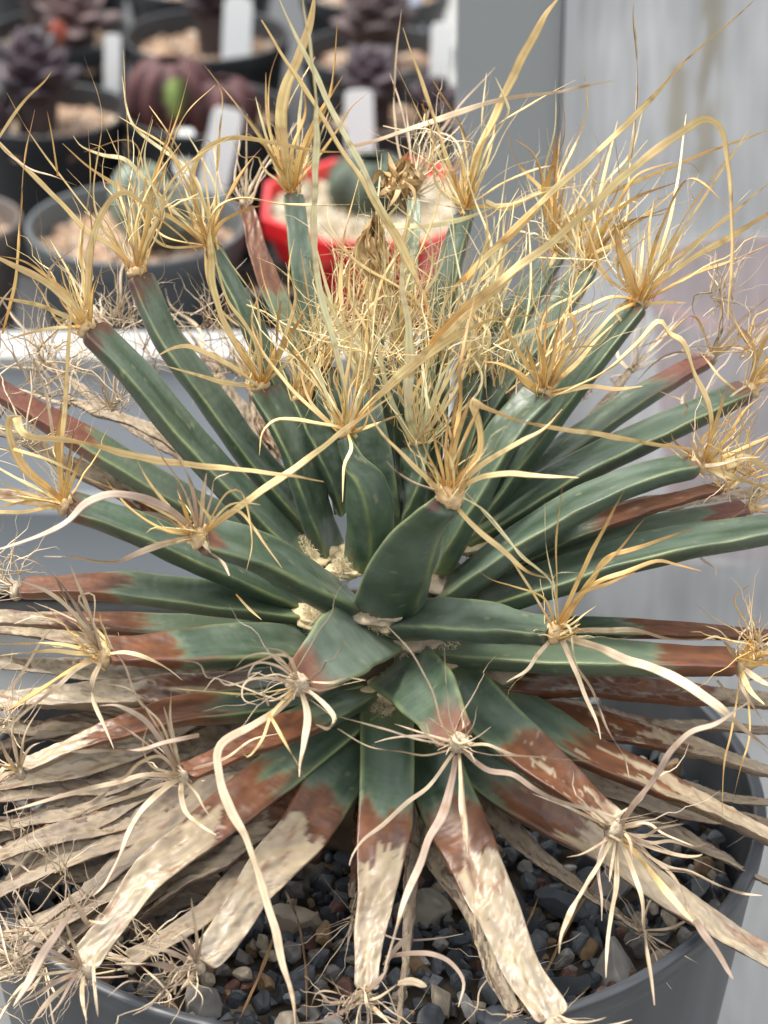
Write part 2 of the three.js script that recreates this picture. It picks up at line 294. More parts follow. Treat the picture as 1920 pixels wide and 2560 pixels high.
// far side, dried ones behind
tubercle('x1', '600,1090 400,930 330,830 225,700', 46, -.02, -.06, DEAD({ hair: 14 }));
tubercle('x2', '650,1070 590,1000 520,890 440,760', 52, -.02, -.055, DEAD({ hair: 16 }));
tubercle('x3', '690,1060 600,960 565,900 535,800', 50, -.02, -.05, { g: -.3, b: .55, dry: 1, tone: 'w', patch: .2, hair: 10 });
tubercle('x4', '1010,1040 1180,980 1290,890 1360,800', 46, -.02, -.05, { g: -.3, b: .45, dry: 1, tone: 'w', hair: 12 });
tubercle('x5', '640,1190 430,1130 200,1030 -20,920', 84, -.005, -.02, { g: -.3, b: .5, dry: 1, tone: 'w', patch: .12, nv: 0.7 });
tubercle('x6', '620,1210 380,1140 130,1090 -60,1060', 74, -.002, -.012, DEAD({ nv: 0.7 }));
tubercle('x7', '1050,1180 1250,1130 1450,1090 1640,1060', 74, -.008, -.02, DEAD({ nv: 0.7 }));
tubercle('x8', '1040,1300 1180,1255 1330,1215 1500,1180', 46, .0, -.002, { g: -.3, b: .4, dry: 1, tone: 'w', nv: 0.6 });
tubercle('15', '690,840 620,690 575,590 530,440', 52, -.03, -.06, { g: .52, b: 1.2, pale: .6, tone: 'w', dry: .3 });
tubercle('16', '850,820 875,650 890,520 895,420', 36, -.03, -.055, G(.02, { pale: .7, tone: 'w' }));
tubercle('12', '980,950 1050,790 1110,680 1197,542', 78, -.015, -.047, G(.03, { nv: 0.6 }));
tubercle('11', '985,960 1090,800 1180,690 1266,572', 82, -.012, -.037, G(.02, { bloom: .45, nv: 0.6 }));
tubercle('13', '900,860 935,720 962,590 1000,455', 72, -.018, -.048, G(.02, { nv: 0.6 }));
tubercle('14', '705,900 680,740 655,580 633,415', 56, -.018, -.046, G(.02, { bloom: .4 }));
tubercle('3', '720,960 615,830 535,670 462,530', 66, -.015, -.036, G(.02, { nv: 0.55 }));
tubercle('46', '650,1190 420,1080 200,950 60,870 -40,810', 92, -.004, -.018, { g: .66, b: 1.3, red: 1, dry: .2, pale: .35, tone: 'w', nv: 0.5 });
tubercle('18', '1060,1090 1200,975 1380,850 1528,768', 76, -.012, -.028, { g: .83, b: 1.3, red: 1, dry: .2, streak: .62, pale: .2, tone: 'w', nv: 0.55 });
tubercle('2', '690,1130 560,985 450,835 365,720 305,588', 92, -.006, -.022, G(.1, { edgeDie: .02, rimc: C.purple, bloom: .42, nv: 0.5 }));
tubercle('10', '985,1170 1120,980 1255,800 1375,650', 84, -.006, -.022, G(.02, { nv: 0.5 }));
tubercle('5', '765,1090 725,1000 690,930 655,862', 81, -.008, -.016, G(.02, { nv: 0.6 }));
tubercle('4', '735,1225 690,1090 640,950 572,835', 96, -.002, -.012, G(.04, { nv: 0.6 }));
tubercle('7', '860,1130 875,1070 890,1010 897,960', 84, -.006, -.008, G(.02, { tw: .8 }));
tubercle('60', '900,1090 920,990 935,900 945,800', 70, -.012, -.02, G(.02));
tubercle('61', '1000,1110 1035,1020 1060,940 1080,860', 74, -.01, -.016, G(.02));
tubercle('17', '1000,1150 1230,1010 1430,915 1615,832', 98, -.003, -.014, G(.07, { tone: 'g', nv: 0.5 }));
tubercle('22', '1060,1270 1300,1160 1480,1120 1615,1093', 66, .0, -.006, { g: .86, b: 1.3, red: 1, dry: .2, pale: .5, tone: 'g', nv: 0.7 });
tubercle('20', '1060,1230 1250,1140 1400,1090 1560,1048', 56, .001, -.004, { g: .5, b: 1.3, dry: .3, tone: 'g', nv: 0.6 });
tubercle('9', '930,1210 1010,1060 1085,930 1165,842', 103, .004, -.006, G(.02, { nv: 0.58 }));
tubercle('1', '700,1225 580,1110 400,920 290,790 200,703', 106, .002, -.008, G(.09, { edgeDie: .0, rimc: C.purple, bloom: .42, nv: 0.45 }));
tubercle('6', '795,1205 800,1120 790,1030 760,938', 95, .004, .002, G(.02, { tw: .7, roll: -.2 }));
tubercle('19', '930,1290 1100,1165 1270,1065 1400,1015 1503,992', 101, .008, .004, G(.035, { rimc: C.red, bloom: .45, tone: 'g', nv: 0.45 }));
tubercle('21', '990,1300 1180,1240 1400,1175 1600,1140 1760,1118', 108, .008, .012, G(.02, { bloom: .4, tone: 'g', nv: 0.5 }));
tubercle('44', '690,1300 480,1210 300,1130 150,1080', 104, .004, .016, G(.09, { rimc: C.purple, bloom: .3, nv: 0.45 }));
tubercle('42', '640,1340 460,1350 215,1340 -60,1330', 68, .004, .012, { g: .5, b: .78, dry: .7, pale: .5, tone: 'w', patch: .1, nv: 0.6 });
tubercle('58', '560,1400 330,1400 110,1370 -60,1360', 91, -.002, .004, DEAD({ old: 0, nv: 0.7 }));
tubercle('43', '680,1310 480,1285 250,1258 40,1265', 94, .008, .016, { g: .68, b: 1.3, dry: .3, pale: .35, tone: 'w', nv: 0.55 });
tubercle('8', '825,1290 855,1195 900,1110 958,1058', 172, .010, .036, G(.02, { tw: .6, bloom: .5, zb: .002, roll: .45 }));
tubercle('45', '800,1305 680,1240 560,1180 442,1147', 122, .010, .032, G(.06, { rimc: C.red, bloom: .35, nv: 0.32 }));
tubercle('26', '960,1370 1230,1350 1500,1360 1720,1378', 56, .006, .012, { g: .55, b: 1.3, dry: .4, tone: 'w', nv: 0.6 });
tubercle('27', '1010,1450 1250,1475 1500,1500 1740,1515', 100, .010, .012, { g: .12, b: .72, dry: 1, old: 1, tone: 'w', patch: .1, nv: 0.5 });
tubercle('24', '835,1325 950,1322 1070,1335 1192,1352', 118, .012, .034, G(.015, { bloom: .55, tw: .75, nv: 0.45 }));
tubercle('25', '900,1380 1150,1398 1380,1410 1595,1422', 110, .010, .024, { g: .80, b: 1.3, dry: .25, pale: .35, streak: .6, tone: 'g', nv: 0.5 });
for (const [i, [path, w, z]] of [['835,1150 815,1040 800,930 790,840', 80, -.014], ['880,1100 885,980 880,870 868,770', 76, -.022], ['930,1090 985,980 1010,880 1025,800', 78, -.018], ['760,1100 735,980 715,880 705,790', 74, -.022], ['840,1060 835,950 820,840 800,700', 64, -.03], ['960,1060 1000,940 1020,830 1050,700', 64, -.032]].entries()) tubercle('m' + i, path, w, z + .008, z, G(.02, { tw: .7 }));
// lower rows
tubercle('z1', '600,1560 400,1640 180,1740 -60,1790', 105, .012, .03, DEAD({ under: .8, nv: .66 }));
tubercle('z2', '620,1600 420,1730 220,1900 60,2010', 101, .016, .052, DEAD({ nv: .66 }));
tubercle('z3', '560,1650 380,1790 170,1880 -70,1930', 99, .018, .042, DEAD({ under: .8, nv: .66 }));
tubercle('z4', '520,1480 300,1540 100,1580 -60,1640', 95, .004, .02, DEAD({ nv: .66 }));
tubercle('z5', '540,1420 330,1440 120,1440 -60,1420', 95, -.004, .006, DEAD({ old: 0, nv: .66 }));
tubercle('z10', '640,1500 430,1540 200,1650 -60,1700', 98, .008, .024, DEAD({ nv: .74, old: 0 }));
tubercle('z11', '600,1680 420,1800 260,1930 90,2080', 100, .02, .058, DEAD({ nv: .74 }));
tubercle('z12', '560,1620 330,1770 150,1850 -60,1960', 100, .018, .046, DEAD({ nv: .74 }));
tubercle('z13', '500,1560 300,1650 120,1760 -60,1820', 92, .012, .03, DEAD({ nv: .74, under: .8 }));
tubercle('z14', '480,1780 280,1900 130,1980 -60,2040', 92, .026, .052, DEAD({ nv: .74, old: 0 }));
tubercle('z15', '560,1640 350,1740 130,1800 -60,1870', 98, .016, .04, DEAD({ nv: .74 }));
tubercle('z16', '520,1720 330,1850 180,1960 40,2060', 90, .024, .058, DEAD({ nv: .74 }));
tubercle('z17', '450,1840 250,1960 90,2060 -60,2140', 88, .034, .06, DEAD({ nv: .74, old: 0 }));
tubercle('z18', '420,1640 200,1760 20,1900 -60,1980', 82, .018, .04, DEAD({ nv: .74, under: .8 }));
tubercle('x9', '560,1050 400,980 250,900 100,790', 50, -.02, -.05, DEAD({ nv: .6 }));
tubercle('x10', '620,1130 470,1030 330,930 150,870', 54, -.012, -.036, { g: -.3, b: .35, dry: 1, tone: 'w', nv: .6 });
tubercle('x11', '1030,1120 1200,1050 1380,960 1500,900', 46, -.012, -.04, DEAD({ nv: .6 }));
tubercle('z19', '1140,1580 1350,1660 1550,1720 1740,1740', 64, .006, .012, DEAD({ nv: .55, old: 0 }));
tubercle('z20', '1000,1660 1100,1790 1230,1900 1390,2010', 60, .02, .05, DEAD({ nv: .7, under: .7 }));
tubercle('z6', '1150,1650 1350,1740 1520,1830 1740,1950', 68, .012, .03, DEAD({ nv: .52 }));
tubercle('z7', '1100,1500 1320,1560 1520,1570 1740,1580', 73, .0, .004, DEAD({ nv: .52 }));
tubercle('z8', '960,1700 1010,1850 1030,1960 1090,2080', 46, .018, .058, DEAD({ nv: .52 }));
tubercle('z9', '700,1720 620,1850 520,1990 350,2140', 70, .018, .062, DEAD({ nv: .66 }));
tubercle('y1', '640,1540 450,1560 200,1520 -60,1500', 101, .006, .012, { g: -.3, b: .35, dry: 1, tone: 'w', patch: .12, nv: .66 });
tubercle('y2', '640,1560 430,1600 210,1590 -60,1560', 99, .008, .016, DEAD({ old: 0, nv: .66 }));
tubercle('y3', '650,1590 470,1640 240,1690 -60,1720', 116, .010, .026, DEAD({ under: .8, nv: .66 }));
tubercle('y4', '660,1630 470,1740 230,1840 -60,1850', 122, .014, .034, DEAD({ under: .85, nv: .66 }));
tubercle('y5', '700,1660 560,1780 420,1880 250,2010', 116, .018, .05, { g: -.3, b: .3, dry: 1, old: 1, tone: 'w', patch: .14, nv: .66 });
tubercle('y6', '720,1690 610,1830 480,1940 280,2075', 116, .02, .062, DEAD({ nv: .66 }));
tubercle('y7', '790,1700 775,1800 765,1900 762,1980', 40, .02, .05, DEAD({ b: .8, nv: .52 }));
tubercle('y8', '870,1700 885,1850 880,2010 862,2215', 52, .02, .07, DEAD({ nv: .52 }));
tubercle('y9', '1090,1620 1280,1690 1480,1750 1740,1800', 84, .014, .02, DEAD({ under: .7, nv: .66 }));
tubercle('y10', '480,1900 300,1960 100,2040 -80,2100', 99, .03, .05, DEAD({ nv: .66 }));
tubercle('52', '720,1440 520,1480 300,1492 -40,1515', 122, .010, .02, { g: .30, b: .52, dry: 1, tone: 'w', patch: .2, nv: 0.5 });
tubercle('41', '730,1390 590,1380 400,1392 232,1402', 113, .014, .034, { g: .74, b: 1.3, dry: .4, bloom: .35, tone: 'g', streak: .5, nv: 0.58 });
tubercle('30', '1120,1530 1320,1570 1500,1615 1740,1690', 86, .014, .02, { g: .1, b: .52, dry: .9, tone: 'w', patch: .22, nv: 0.5 });
tubercle('29', '1040,1480 1160,1545 1290,1625 1460,1705 1760,1860', 92, .016, .042, { g: .33, b: .6, dry: .8, tone: 'w', patch: .3, nv: 0.55 });
tubercle('40', '760,1470 560,1510 380,1530 200,1590 45,1655', 90, .014, .044, { g: .45, b: .80, dry: .7, tone: 'w', nv: 0.55 });
tubercle('31', '930,1560 1080,1690 1250,1800 1460,1940 1740,2120', 92, .018, .062, { g: .27, b: .42, dry: .9, tone: 'w', nv: 0.8 });
tubercle('39', '800,1475 660,1550 520,1612 398,1668', 84, .016, .056, { g: .42, b: 1.2, dry: .5, tone: 'w', under: .6, nv: 0.5 });
tubercle('28', '960,1440 1060,1545 1190,1655 1330,1778', 108, .016, .056, { g: .5, b: .92, dry: .6, tone: 'w', patch: .2, nv: 0.7 });
tubercle('34', '880,1700 930,1830 1020,1990 1105,2190', 76, .02, .076, { g: -.3, b: .1, dry: 1.3, tone: 'w', keel: .4 });
tubercle('37', '790,1510 640,1630 470,1770 320,1900 185,2088', 101, .018, .076, { g: .36, b: .54, dry: .9, tone: 'w', nv: 0.82 });
tubercle('36', '800,1560 715,1700 610,1860 520,1975 428,2072', 107, .02, .078, { g: .33, b: .47, dry: 1, tone: 'w', nv: 0.85 });
tubercle('33', '900,1560 965,1730 1050,1910 1130,2080 1192,2205', 114, .018, .086, { g: .34, b: .5, dry: .9, tone: 'w', nv: 0.88 });
tubercle('35', '835,1520 837,1650 832,1780 815,1930 788,2140', 108, .02, .08, { g: .40, b: .58, dry: .9, tone: 'w', tw: .55, nv: 1 });
tubercle('32', '850,1430 895,1465 940,1520 982,1592', 132, .016, .058, G(.3, { rimc: C.red, bloom: .35, tw: .6, tone: 'w', edgeDie: .1, nv: 0.88 }));
tubercle('38', '815,1350 765,1375 710,1420 655,1466', 141, .016, .052, G(.26, { rimc: C.red, bloom: 1.0, tw: .62, tone: 'w', nv: 0.6 }));

// stem and the wool between the tubercles
{
  const g = lump(.021, 1, 1.5, 1, [[.2, .15, .09], [.09, .06, .035]], 3, 3, .12); g.translate(0, RIM + .015, -.002);
  mesh('stem', g, M.wool, cactus);
}
function hairGeo(p0, dir, len, r, tones, o = {}) {
  const n = o.n ?? 14, side = V(gauss(), gauss(), gauss()).cross(dir).normalize().multiplyScalar(len * (o.bend ?? .25) * gauss()), k = rnd() * 99, pos = [], col = [], idx = [], kt = rr(.4, .8), kk = V(gauss(), gauss(), gauss()).multiplyScalar(len * (o.kink ?? .12));
  const c = [];
  for (let j = 0; j <= n; j++) {
    const t = j / n, q = p0.clone().addScaledVector(dir, len * t).addScaledVector(side, t * t);
    const nf = o.nz ?? .06; q.x += len * nf * noise(t * 4, k, 1) * t * 2; q.y += len * nf * noise(t * 4, k, 7) * t * 2 - (o.sag ?? 0) * len * t * t; q.z += len * nf * noise(t * 4, k, 3) * t * 2;
    if (t > kt) q.addScaledVector(kk, (t - kt));
    c.push(q);
  }
  const f = o.flat ?? 1.5; let B = V(gauss(), gauss(), gauss());
  for (let j = 0; j <= n; j++) {
    const t = j / n, T = c[Math.min(n, j + 1)].clone().sub(c[Math.max(0, j - 1)]).normalize(); B.addScaledVector(T, -B.dot(T)).normalize(); const Q = V().crossVectors(T, B), w = r * (1 - .85 * t * t) * (t < .1 ? 1.3 - t * 3 : 1);
    for (let i = 0; i < 3; i++) { const a = i / 3 * 6.283; const v = c[j].clone().addScaledVector(B, Math.cos(a) * w * f).addScaledVector(Q, Math.sin(a) * w / f); pos.push(v.x, v.y, v.z); }
    const cc = t < .3 ? mixc(tones[0], tones[1], t / .3) : mixc(tones[1], tones[2], (t - .3) / .7), m = 1 + .25 * noise(t * 9, k, 2);
    for (let i = 0; i < 3; i++) col.push(cc[0] * m, cc[1] * m, cc[2] * m);
    if (j) for (let i = 0; i < 3; i++) { const a = (j - 1) * 3 + i, b = (j - 1) * 3 + (i + 1) % 3; idx.push(a, b, a + 3, b, b + 3, a + 3); }
  }
  return geom(pos, idx, col);
}
const WOOLSPOTS = [[742, 1232, .008, .0024], [688, 1332, .015, .0034], [805, 1322, .02, .0034], [830, 1345, .02, .0026], [880, 1385, .018, .0034], [905, 1255, .005, .0044], [940, 1240, .003, .004], [1008, 1292, .006, .004], [850, 1490, .02, .0034], [890, 1505, .02, .003], [1062, 1440, .012, .0044], [965, 1415, .015, .004], [765, 1562, .02, .0036], [660, 1200, .002, .004], [772, 1195, .002, .0028], [575, 1320, .004, .0034], [985, 1170, 0, .004], [1010, 1400, .012, .004], [820, 1540, .022, .003]];
for (const [x, y, z, r] of WOOLSPOTS) {
  const q = px('D', x, y), p = P(q[0], q[1], z - .0018), gs = [lump(r * 1.0, 1.7, .55, 1.1, rnd() < .82 ? WOOL : WOOLG, x, 2, .6, 1.7).toNonIndexed()];
  for (let i = 0; i < 700; i++) { const d = V(gauss(), gauss() + .4, gauss() + .2).normalize(), h = hairGeo(d.clone().multiplyScalar(r * .95), V(gauss(), gauss(), gauss()).addScaledVector(d, .8).normalize(), rr(.0004, .0013), .00005, [WOOL[0], WOOL[0], [.76, .68, .48]], { n: 6, bend: 1.6, nz: .2 }).toNonIndexed(); h.deleteAttribute('uv'); gs.push(h); }
  const g = mergeGeometries(gs); g.rotateY(rr(-.6, .6)); g.translate(p.x, p.y, p.z);
  mesh('wool', g, M.wool, cactus).userData.kind = 'stuff';
}

// ---------------------------------------------------------------- spines
const TN = {   // base, middle, tip
  y: [[.72, .37, .07], [.88, .68, .33], [.78, .57, .26]],
  p: [[.70, .56, .24], [.90, .82, .50], [.86, .74, .42]],
  g: [[.66, .32, .055], [.80, .55, .20], [.40, .22, .08]],
  w: [[.48, .35, .20], [.66, .53, .36], [.58, .46, .32]],
  m: [[.40, .28, .19], [.47, .35, .27], [.62, .51, .38]],
};
function ribbonGeo(c3, w, tone, o = {}) {
  const curve = new THREE.CatmullRomCurve3(c3, false, 'centripetal'), L = curve.getLength(), n = Math.round(clamp(L / .0011, 16, 90)), k = rnd() * 99, pos = [], col = [], idx = [];
  const tw = (o.tw ?? gauss() * 2.6), a0 = o.a0 ?? gauss() * .5; let prev = null;
  for (let j = 0; j <= n; j++) {
    const t = j / n, p = curve.getPointAt(t), T = curve.getTangentAt(t);
    let Nn = prev ? prev.clone() : V(0, .5, .87); Nn.addScaledVector(T, -Nn.dot(T)).normalize(); prev = Nn.clone();
    const ang = a0 + tw * (t + .35 * noise(t * 3.5, k, 4)) + 1.3 * noise(t * L * 55, k, 8) + .5 * noise(t * L * 190, k, 2); Nn.applyAxisAngle(T, ang);
    const B = V().crossVectors(T, Nn); p.addScaledVector(B, w * .22 * noise(t * L * 130, k, 6)).addScaledVector(Nn, w * .3 * noise(t * L * 70, k, 16));
    let s = smooth(-.02, .12, t) * .35 + .65; s = t < .3 ? lerp(.75, 1, t / .3) : lerp(1, .13, Math.pow((t - .3) / .7, o.cut ? 6 : 2.2)); s *= .9 * (1 + .45 * noise(t * L * 110, k, 1));
    const hw = w / 2 * s, th = Math.min(.00011, hw * .3);
    for (const [x, y] of [[-1, -.2], [-.55, .9], [0, -.5], [.55, .9], [1, -.2]]) { const v = p.clone().addScaledVector(B, x * hw).addScaledVector(Nn, y * hw * .13 + th); pos.push(v.x, v.y, v.z); }
    for (const [x, y] of [[1, -.2], [.55, .9], [0, -.5], [-.55, .9], [-1, -.2]]) { const v = p.clone().addScaledVector(B, x * hw).addScaledVector(Nn, y * hw * .13 - th); pos.push(v.x, v.y, v.z); }
    const c = t < .22 ? mixc(tone[0], tone[1], t / .22) : mixc(tone[1], tone[2], Math.pow((t - .22) / .78, 1.6));
    const pinky = [c[0] * .86, c[1] * .78, c[2] * .84], pk = clamp(1.6 * fbm(t * L * 90, k, 9, 2)), bl = fbm(t * L * 420, k, 5, 3), st = smooth(.12, .3, fbm(t * L * 900, k * 2, 3, 2));
    for (let i = 0; i < 10; i++) { const e = (i % 5 === 0 || i % 5 === 4) ? .7 : i % 5 === 2 ? .84 : 1.04 + .2 * noise(i * 3, t * L * 260, k); let q = c.map((x) => x * (1 + .4 * bl) * e); q = mixc(q, [.34, .2, .08], st * .58); q = mixc(q, pinky, pk); col.push(...q.map((x) => clamp(x, 0, .9))); }
    if (j) { const a = (j - 1) * 10, b = j * 10; for (let i = 0; i < 10; i++) { if (i === 4 || i === 9) continue; idx.push(a + i, b + i, a + i + 1, a + i + 1, b + i, b + i + 1); } }
  }
  return geom(pos, idx, col);
}
function spine(id, f, s, w, dz = .004, tone, o = {}) {
  const L = LEAF[id], q = pts(f, s), acc = [0];
  for (let i = 1; i < q.length; i++) acc.push(acc[i - 1] + Math.hypot(q[i][0] - q[i - 1][0], q[i][1] - q[i - 1][1]));
  const z0 = L.z + (o.z ?? .0012), c3 = q.map((p, i) => P(p[0], p[1], z0 + dz * acc[i] / acc[q.length - 1]));
  if (!o.free) c3[0] = L.p.clone().addScaledVector(L.T, .0006).lerp(c3[0], .35);
  const g = ribbonGeo(c3, w * FR[f][2] * .56 / 7000, TN[tone ?? L.o.tone ?? 'y'], o);
  mesh('spine', g, M.spine, L.m);
}
// long papery spines, traced from the areole outwards
spine('60', 'h', '1110,1040 1050,900 990,760 930,640 870,540 790,400 700,260 600,100 470,-120 330,-330 215,-520', 44, .012, 'y', { tw: .5, a0: .1 });
spine('60', 'h', '900,560 800,380 720,210 610,10 520,-190 420,-380 300,-640', 36, .008, 'p', { free: 1, z: .012, tw: .7 });
spine('6', 'D', '762,935 748,850 720,740 695,640 680,520 680,400 682,240 672,120 650,-20', 16, .02, 'p', { tw: .4 });
spine('6', 'h', '690,1590 850,1400 1080,1190 1300,990 1660,680', 38, .01, 'y', { tw: .4, cut: 1 });
spine('6', 'b', '200,1486 350,1330 560,1170 800,980 1060,740 1250,600 1385,512 1450,548 1490,720 1502,900 1496,1180 1490,1380', 38, .014, 'y', { free: 1, z: .012, tw: .8, a0: .2 });
spine('6', 'h', '690,1590 800,1450 960,1320 1090,1210 1250,1110 1400,1040 1640,1010', 36, .006, 'y', { tw: .6, cut: 1 });
spine('6', 'k', '650,620 540,610 420,590 300,572 200,580 130,650 112,780', 26, .01, 'y');
spine('6', 'k', '650,680 640,750 605,830 595,930 592,1050', 22, .010, 'y', { a0: .2, z: .0075 });
spine('6', 'k', '690,640 780,600 860,570 940,545', 26, .006, 'y');
spine('6', 'k', '640,600 610,400 640,200 650,20 660,-140', 24, .004, 'y'); spine('6', 'k', '630,600 570,420 540,330 580,240', 14, .004, 'y'); spine('6', 'k', '670,600 710,400 735,220 745,60', 22, .004, 'g');
spine('7', 'k', '985,690 965,500 975,300 980,100 940,-150 930,-400', 62, .006, 'p', { tw: .2, a0: 0 }); spine('7', 'k', '960,690 890,520 830,330 800,120 830,-80', 34, .004, 'p'); spine('7', 'k', '1010,690 1080,540 1160,330 1250,190', 26, .004, 'p'); spine('7', 'k', '1000,700 1130,560 1230,360 1290,240', 20, .004, 'y');
spine('14', 'a', '1262,822 1232,680 1216,560 1214,470 1240,380 1290,250 1340,110 1362,-20', 52, .006, 'y', { tw: .5, cut: 1 });
spine('14', 'a', '1265,820 1340,600 1420,430 1460,80', 16, .004, 'g'); spine('14', 'a', '1262,820 1130,600 1010,440 880,285', 20, .004, 'y'); spine('14', 'a', '1270,820 1290,700 1340,560 1480,330', 26, .003, 'g'); spine('14', 'a', '1255,820 1150,640 1050,560', 18, .003, 'g');
spine('14', 'a', '1262,822 1460,560 1520,460 1590,400', 14, .004, 'g');
spine('4', 'i', '1510,900 1400,760 1290,560 1230,360 1210,180 1205,20 1250,-90 1380,-150 1620,-120 2060,-110', 44, .012, 'y', { tw: .5, a0: .2 });
spine('4', 'i', '1515,900 1480,700 1400,560 1310,440 1260,260 1230,120', 26, .006, 'y'); spine('4', 'i', '1490,920 1330,820 1180,740 1080,705 990,720 900,765', 36, .01, 'y', { a0: .3 }); spine('4', 'i', '1490,950 1350,925 1200,885 1050,845 960,820', 30, .012, 'y');
spine('4', 'i', '1530,880 1500,620 1470,400 1420,280', 18, .004, 'y'); spine('4', 'i', '1560,870 1640,640 1700,420 1640,220', 26, .004, 'y'); spine('4', 'i', '1560,880 1660,660 1760,500', 34, .003, 'g'); spine('4', 'i', '1555,880 1590,700 1600,560 1620,440', 36, .003, 'g'); spine('4', 'i', '1570,890 1690,760 1790,640', 26, .003, 'y');
spine('3', 'a', '870,1050 850,900 790,760 720,640 600,560 510,505', 22, .006, 'y'); spine('3', 'a', '868,1050 845,880 838,740 870,660 1000,595 1200,620 1380,652 1660,655', 30, .01, 'y', { tw: .4 }); spine('3', 'a', '860,1055 740,940 640,900 550,835 380,720 270,620', 22, .006, 'y'); spine('3', 'a', '865,1060 800,960 720,880 640,790 540,690 440,670 350,630 318,585', 24, .006, 'p'); spine('3', 'a', '880,1050 930,880 940,740 950,560 960,400 900,300', 24, .004, 'y'); spine('3', 'a', '885,1055 960,960 1080,900 1130,890', 26, .004, 'g'); spine('3', 'a', '880,1050 980,860 1080,700 1130,640', 28, .003, 'g'); spine('3', 'a', '860,1060 900,1200 960,1350 1100,1450', 20, .006, 'y');
spine('2', 'a', '590,1150 480,1060 380,1000 250,860 100,720 0,620 -60,560', 26, .006, 'y', { tw: .6 }); spine('2', 'a', '600,1130 640,920 690,720 770,500 830,270', 15, .003, 'g'); spine('2', 'a', '605,1130 660,900 720,700 800,500 930,370', 18, .003, 'y'); spine('2', 'a', '595,1130 640,950 655,800 720,600 760,430', 14, .003, 'g'); spine('2', 'a', '610,1135 650,1000 690,920 830,690', 18, .003, 'y'); spine('2', 'a', '600,1130 590,960 640,820 780,620', 16, .003, 'y'); spine('2', 'a', '600,1140 560,980 520,760 510,560', 12, .003, 'w'); spine('2', 'a', '620,1130 680,960 720,820 820,700 1000,590', 16, .003, 'y');
spine('1', 'a', '375,1385 385,1150 415,970 450,900 500,845 550,830 640,900 850,1085', 34, .006, 'y', { tw: .4 }); spine('1', 'a', '362,1380 250,1260 150,1190 0,1115 -60,1090', 34, .008, 'y', { tw: .3 }); spine('1', 'a', '355,1392 200,1330 90,1300 -40,1280', 24, .008, 'y'); spine('1', 'a', '350,1400 240,1415 120,1440 20,1470', 18, .006, 'y'); spine('1', 'a', '365,1380 290,1270 200,1190 110,1130 0,1105', 18, .004, 'y'); spine('1', 'a', '390,1385 410,1230 440,1180 500,1160', 22, .003, 'g'); spine('1', 'a', '385,1385 390,1200 400,1040 385,880', 16, .003, 'g'); spine('1', 'a', '360,1380 210,1190 330,1060', 14, .004, 'w');
spine('46', 'a', '10,1440 40,1330 70,1180 90,900 110,680 150,475', 17, .004, 'g', { free: 1 }); spine('46', 'a', '-40,650 30,540 110,430 190,350 222,305', 18, .004, 'y', { free: 1 }); spine('46', 'a', '-30,570 20,650 130,730 230,760 330,800', 14, .004, 'w', { free: 1 }); spine('46', 'a', '250,760 235,660 225,580 205,480', 10, .004, 'g', { free: 1 });
spine('44', 'c', '255,775 220,740 110,640 60,560 38,480 42,440 66,412 95,480 300,520 560,582 700,610 900,636 1100,650 1300,680 1400,695', 42, .022, 'y', { tw: .6, a0: .2 });
spine('44', 'c', '265,770 268,560 285,300 300,60 315,-120', 22, .002, 'y'); spine('44', 'c', '255,770 240,560 200,330 150,150', 16, .002, 'w'); spine('44', 'c', '250,780 100,765 -40,750', 20, .006, 'y'); spine('44', 'c', '250,790 120,785 0,808', 26, .008, 'y'); spine('44', 'c', '280,770 330,640 360,575', 20, .003, 'g'); spine('44', 'c', '270,770 250,560 265,350', 30, .003, 'g'); spine('44', 'c', '270,770 300,600 320,470', 26, .003, 'g');
spine('44', 'c', '60,560 200,600 400,690 560,752', 18, .012, 'y', { free: 1, z: .008 });
spine('45', 'c', '845,900 760,840 660,785 560,760 460,755 370,790 290,870 200,920 100,955 -30,992', 36, .016, 'm', { tw: .7, a0: .2 }); spine('45', 'c', '840,935 730,960 600,1005 500,1042 410,1040 330,1025 190,1020', 32, .016, 'w'); spine('45', 'c', '885,930 915,1010 960,1045 990,1105', 30, .01, 'w'); spine('45', 'c', '900,900 1030,810 1200,690 1390,550 1560,420 1690,330', 30, .0, 'y', { tw: .5 }); spine('45', 'c', '930,870 990,740 1040,740 1090,950 1065,1080', 11, .008, 'y'); spine('45', 'c', '930,880 1020,820 1100,900 1140,960 1220,1072', 13, .01, 'y'); spine('45', 'c', '925,880 990,800 1050,790 1125,800', 12, .008, 'y'); spine('45', 'c', '850,880 800,740 700,590 620,460', 18, .003, 'w'); spine('45', 'c', '860,880 830,720 760,570', 26, .003, 'm'); spine('45', 'c', '830,900 720,800 640,690 590,600', 16, .003, 'y'); spine('45', 'c', '870,880 880,760 890,660', 24, .003, 'w'); spine('45', 'c', '880,880 910,780 930,690 990,662', 14, .003, 'w'); spine('45', 'c', '830,900 740,850 640,800 520,750', 14, .006, 'y');
spine('8', 'd', '270,700 370,635 412,560 405,440 378,350 430,375 600,440 900,490 1150,532 1330,552 1560,575', 32, .0, 'y', { tw: .5 }); spine('8', 'd', '275,755 340,840 400,905 505,990 620,1090 730,1120', 26, .008, 'y'); spine('8', 'd', '320,715 420,680 530,662 640,672 840,684', 26, .006, 'y', { a0: .3 }); spine('8', 'd', '320,690 450,605 600,520 690,470 770,385', 26, .004, 'y'); spine('8', 'd', '205,715 120,695 50,650 10,610', 22, .008, 'm');
